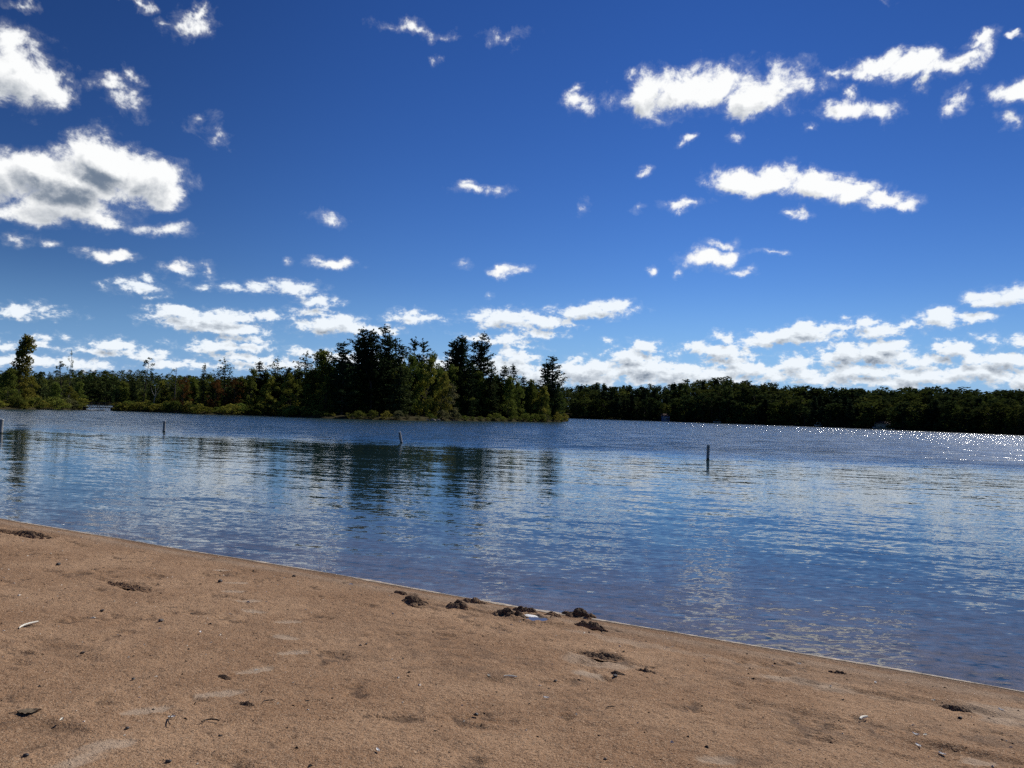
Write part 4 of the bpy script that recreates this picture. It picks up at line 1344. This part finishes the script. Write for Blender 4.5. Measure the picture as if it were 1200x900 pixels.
p = hit_z(540, 492.9)
root = empty('canoe', (p.x, p.y, .12), .25, 'pale canoe drawn up on the shore of the point', 'canoe')
_, x_, y_, z_ = boat_hull('hull', 3.6, .85, .42, M_canoe, root)
for sgn in (0, -1):
    V, Fq = tube([(x_[k, sgn], y_[k, sgn], z_[k, sgn] + .01) for k in range(25)], [.022] * 25, 5)
    link('gunwale', mesh_np('gunwale', np.array(V), np.array(Fq), M_gun, True), root)
for u in (-.8, .8):
    bm = bmesh.new(); bm_box(bm, (u, 0, .36), (.22, .62, .03)); bm_obj('seat', bm, M_gun, root)
# fallen log at the waterline
p = hit_z(528, 493.3)
V, Fq = tube([(-1.6, 0, .12), (-.6, .1, .16), (.5, 0, .14), (1.7, -.1, .02)], [.13, .13, .11, .06], 9)
o = link('fallen_log', mesh_np('fallen_log', np.array(V), np.array(Fq), M_greybark, True), None, p)
tag(o, 'grey fallen log lying in the shallows beside the canoe', 'log')

# footbridge over the channel
M_deck = simple_mat('old_bridge_timber', rgb(.075, .065, .055), .8, .3, 3)
x0, y0 = at(97, edgeD(97) + 3); x1, y1 = at(134, edgeD(134) + 3)
dv = Vector((x1 - x0, y1 - y0, 0)); Lb = dv.length; a = math.atan2(dv.y, dv.x)
root = empty('footbridge', ((x0 + x1) / 2, (y0 + y1) / 2, 0), a, 'low dark timber footbridge with railings across the channel mouth', 'footbridge')
bm = bmesh.new(); bm_box(bm, (0, 0, .62), (Lb + 1.0, 1.3, .16)); bm_obj('deck', bm, M_deck, root)
for yy_ in (-.6, .6):
    for zz_ in (1.22, 1.62):
        bm = bmesh.new(); bm_box(bm, (0, yy_, zz_), (Lb + .4, .06, .09)); bm_obj('rail', bm, M_deck, root)
    for u in np.linspace(-.5, .5, 5):
        bm = bmesh.new(); bm_box(bm, (u * Lb, yy_ * 1.08, 1.16), (.1, .07, .96)); bm_obj('rail_post', bm, M_deck, root)
for u in (-.5, .5):
    bm = bmesh.new(); bm_box(bm, (u * Lb, 0, -.2), (1.0, 1.5, 1.5)); bm_obj('abutment', bm, M_deck, root)
# stones of the spillway below the bridge
for k, px in enumerate(np.linspace(103, 121, 8)):
    me = pebble_mesh(.3, 500 + k, (1.3, .9, .5)); me.materials.append(M_rock)
    p = hit_z(px, 481.0)
    tag(link('spillway_stone', me, None, (p.x, p.y, .05)), 'pale stone in the low row of spillway stones under the footbridge', 'stone', 'spillway stones')

# ------------------------------------------------------------------ far shore woods
SKYL = [(-260, 436), (0, 434), (60, 435), (110, 433), (150, 434.5), (200, 439), (300, 444), (420, 447), (560, 449), (660, 452), (690, 450), (720, 451.5), (760, 452), (785, 450), (810, 445), (835, 442.5), (860, 444), (905, 449.5), (950, 452.5), (1000, 455), (1050, 456), (1100, 454.5), (1150, 457), (1200, 457.5), (1320, 459), (1480, 462)]


def skyl(px): return float(np.interp(px, [q[0] for q in SKYL], [q[1] for q in SKYL]))


FK = []
FK.append((broad(31, 16, 4.6, .06, L_far, 34, 26, .85, 1.7, 0, 'round'), 16))
FK.append((broad(32, 16, 4.0, .06, L_far, 30, 26, .85, 1.6, 0, 'egg'), 16))
FK.append((pine(33, 18, 3.6, .05, L_farpine, .15, 1, per=4, fq=2, qs=.85), 18))
FK.append((broad(34, 15, 4.8, .06, L_fargreen, 34, 24, .85, 1.7, 0, 'round'), 15))
FK.append((pine(35, 17, 3.4, .04, L_farpine, .15, 1, per=4, fq=2, qs=.85, shape='cone'), 17))
FK.append((broad(36, 14, 4.6, .06, L_far, 34, 26, .8, 1.6, 0, 'round'), 14))
LAB = {0: 'dark round-headed tree in the woods of the far shore', 1: 'dark egg-shaped tree in the woods of the far shore', 2: 'black plumed pine in the woods of the far shore', 3: 'greener round-headed tree in the woods of the far shore', 4: 'black pointed spruce in the woods of the far shore', 5: 'low dark bushy tree in the woods of the far shore'}
NAMES = {0: 'round_tree', 1: 'egg_tree', 2: 'far_pine', 3: 'green_tree', 4: 'far_spruce', 5: 'bushy_tree'}
stuff_v, stuff_t = [], []
nthing = 0
rows = [(3, .50, .72, 8.5), (14, .62, .85, 9.0), (32, .78, .95, 9.5), (60, .86, .98, 9), (95, .92, 1.0, 8), (130, .96, 1.02, 8)]
for ri, (off, f0, f1, stepx) in enumerate(rows):
    for side, (pa, pb) in enumerate(((672, 1215), (88, 140), (-150, 88), (140, 672), (1215, 1420))):
        px = pa + random.uniform(0, stepx)
        while px < pb:
            D = farD(px) + off + random.uniform(-.2, .2) * (off * .5 + 2)
            base = 484 + (px - 600) * math.tan(ROLL)
            f = random.uniform(f0 - .06, f1 + .02)
            # single heads poke above the line of the wood
            if ri >= 3 and random.random() < .12: f += .07
            yt = base - (base - skyl(px)) * f
            gz = hill_h(px, D - farD(px))
            h = z_of(px, yt, D) - gz
            if h < 4: h = 4 + random.random()
            pines_here = 690 < px < 790 or 950 < px < 1010 or 1085 < px < 1120
            kd = random.choice([2, 4, 2, 1] if pines_here and random.random() < .75 else [0, 1, 3, 5, 0, 3, 4 if random.random() < .4 else 0])
            mm, h0 = FK[kd]
            thing = side in (0, 1) and ri <= 3 and nthing < 270
            x, y = at(px, D)
            s_ = h / h0; wk = random.uniform(.8, 1.4) * min(1.3, max(1.0, 6.0 / (s_ * 4.6)))
            if thing:
                o = empty(NAMES[kd], (x, y, gz - .3), random.uniform(0, 6.28), LAB[kd], 'tree', 'woods of the far shore: ' + NAMES[kd].replace('_', ' ') + 's')
                o.scale = (s_ * wk, s_ * wk, s_)
                link('trunk', mm[0], o); link('crown', mm[1], o)
                nthing += 1
            else:
                me = mm[1]
                co = np.empty(len(me.vertices) * 3, np.float32); me.vertices.foreach_get('co', co)
                co = co.reshape(-1, 4, 3)
                keep = RNG.random(len(co)) < (.75 if side < 2 else .6)
                co = co[keep].reshape(-1, 3)
                a = random.uniform(0, 6.28); ca, sa_ = math.cos(a), math.sin(a)
                V = np.stack([(co[:, 0] * ca - co[:, 1] * sa_) * s_ * wk + x, (co[:, 0] * sa_ + co[:, 1] * ca) * s_ * wk + y, co[:, 2] * s_ + gz], 1)
                stuff_v.append(V)
                stuff_t.append(np.repeat(np.clip(random.random() * .8 + RNG.uniform(0, .2, len(V) // 4), 0, 1), 4))
            px += stepx * random.uniform(.75, 1.3)
V = np.concatenate(stuff_v); n = len(V) // 4
me = mesh_np('wooded_hillside', V, np.arange(4 * n).reshape(n, 4), L_far, False, {'tint': np.concatenate(stuff_t)})
tag(link('wooded_hillside', me), 'dark continuous woods covering the low hills behind the far shore', 'woods', kind='stuff')

# --- little things on the far shore: boathouse, lodge, boats
M_wallb = simple_mat('blue_grey_boards', rgb(.16, .18, .30), .7, .15, 2)
M_roofb = simple_mat('brown_roof', rgb(.12, .07, .06), .8, .2, 2)
M_white = simple_mat('white_paint', rgb(.42, .41, .38), .5, .1, 2)
M_dark = simple_mat('dark_glass', rgb(.02, .022, .028), .15, .1, 2, .5)
M_tan = simple_mat('tan_boards', rgb(.40, .34, .22), .7, .2, 2)


def house(px, off, wid, dep, wall_h, roof_h, wm, label, nwin=2):
    D = farD(px) + off
    x, y = at(px, D)
    root = empty('boathouse', (x, y, .55), -math.atan2(x, y), label, 'boathouse')
    bm = bmesh.new(); bm_box(bm, (0, 0, wall_h / 2 - .3), (wid, dep, wall_h + .6)); bm_obj('wall', bm, wm, root)
    bm = bmesh.new()
    o_ = .4
    vs = [bm.verts.new(c_) for c_ in [(-wid / 2 - o_, -dep / 2 - o_, wall_h - .1), (wid / 2 + o_, -dep / 2 - o_, wall_h - .1), (wid / 2 + o_, dep / 2 + o_, wall_h - .1), (-wid / 2 - o_, dep / 2 + o_, wall_h - .1), (-wid / 2 - o_, 0, wall_h + roof_h), (wid / 2 + o_, 0, wall_h + roof_h)]]
    for f in ((0, 1, 5, 4), (2, 3, 4, 5), (0, 4, 3), (1, 2, 5), (3, 2, 1, 0)): bm.faces.new([vs[q] for q in f])
    bm_obj('roof', bm, M_roofb, root)
    for k in range(nwin):
        u = (k + .5) / nwin - .5
        bm = bmesh.new(); bm_box(bm, (u * wid * .8, -dep / 2 - .02, wall_h * .55), (wid / nwin * .38, .08, wall_h * .38)); fo = bm_obj('window', bm, M_white, root)
        bm = bmesh.new(); bm_box(bm, (u * wid * .8, -dep / 2 - .07, wall_h * .55), (wid / nwin * .30, .04, wall_h * .30)); bm_obj('pane', bm, M_dark, fo)
    bm = bmesh.new(); bm_box(bm, (0, -dep / 2 - .03, wall_h * .36), (.9, .06, wall_h * .72)); bm_obj('door', bm, M_white, root)


def pontoon(px, off, L, label):
    D = farD(px) - off
    x, y = at(px, D)
    root = empty('moored_boat', (x, y, .1), -math.atan2(x, y) + .3, label, 'boat')
    boat_hull('hull', L, L * .34, .55, M_white, root, .05)
    bm = bmesh.new(); bm_box(bm, (0, 0, 1.75), (L * .5, L * .28, .1), bevel=.03); bm_obj('canopy', bm, M_tan, root)
    for sx_ in (-1, 1):
        for sy_ in (-1, 1):
            bm = bmesh.new(); bm_box(bm, (sx_ * L * .22, sy_ * L * .12, 1.1), (.05, .05, 1.2)); bm_obj('canopy_post', bm, M_white, root)
    bm = bmesh.new(); bm_box(bm, (L * .1, 0, .6), (.5, .6, .6), bevel=.04); bm_obj('console', bm, M_tan, root)


house(780, 1.5, 4.2, 3.5, 2.2, 1.3, M_wallb, 'small blue-grey boathouse at the water of the far shore', 2)
pontoon(840.5, 2.0, 4.0, 'small pale boat moored off the far shore beyond the nearest post')
pontoon(959, 1.5, 3.2, 'tiny pale boat moored alone before dark trees of the far shore')
house(1035, 2.0, 5.0, 3.0, 1.7, .9, M_tan, 'low tan boathouse on the sunlit-water side of the far shore', 3)
pontoon(1027, 2.5, 2.6, 'small pale boat moored right beside the tan boathouse')
# dock by the tan boathouse
x, y = at(1043, farD(1043) - 1.5)
root = empty('dock', (x, y, 0), -math.atan2(x, y), 'low pale wooden dock beside the tan boathouse', 'dock')
bm = bmesh.new(); bm_box(bm, (0, 0, .45), (3.2, 2.4, .12)); bm_obj('deck', bm, M_tan, root)
for sx_ in (-1.4, 1.4):
    for sy_ in (-1, 1):
        bm = bmesh.new(); bm_box(bm, (sx_, sy_, -.3), (.14, .14, 1.4)); bm_obj('pile', bm, M_deck, root)

# ------------------------------------------------------------------ render settings
vs = sc.view_settings
vs.view_transform = 'Standard'
vs.look = 'None'
vs.exposure = 0.0
vs.gamma = 1.0
vs.use_curve_mapping = False
cy = sc.cycles
cy.max_bounces = 8
cy.diffuse_bounces = 3
cy.glossy_bounces = 3
cy.transparent_max_bounces = 8
cy.volume_bounces = 0
cy.caustics_reflective = False
cy.caustics_refractive = False
cy.use_denoising = False
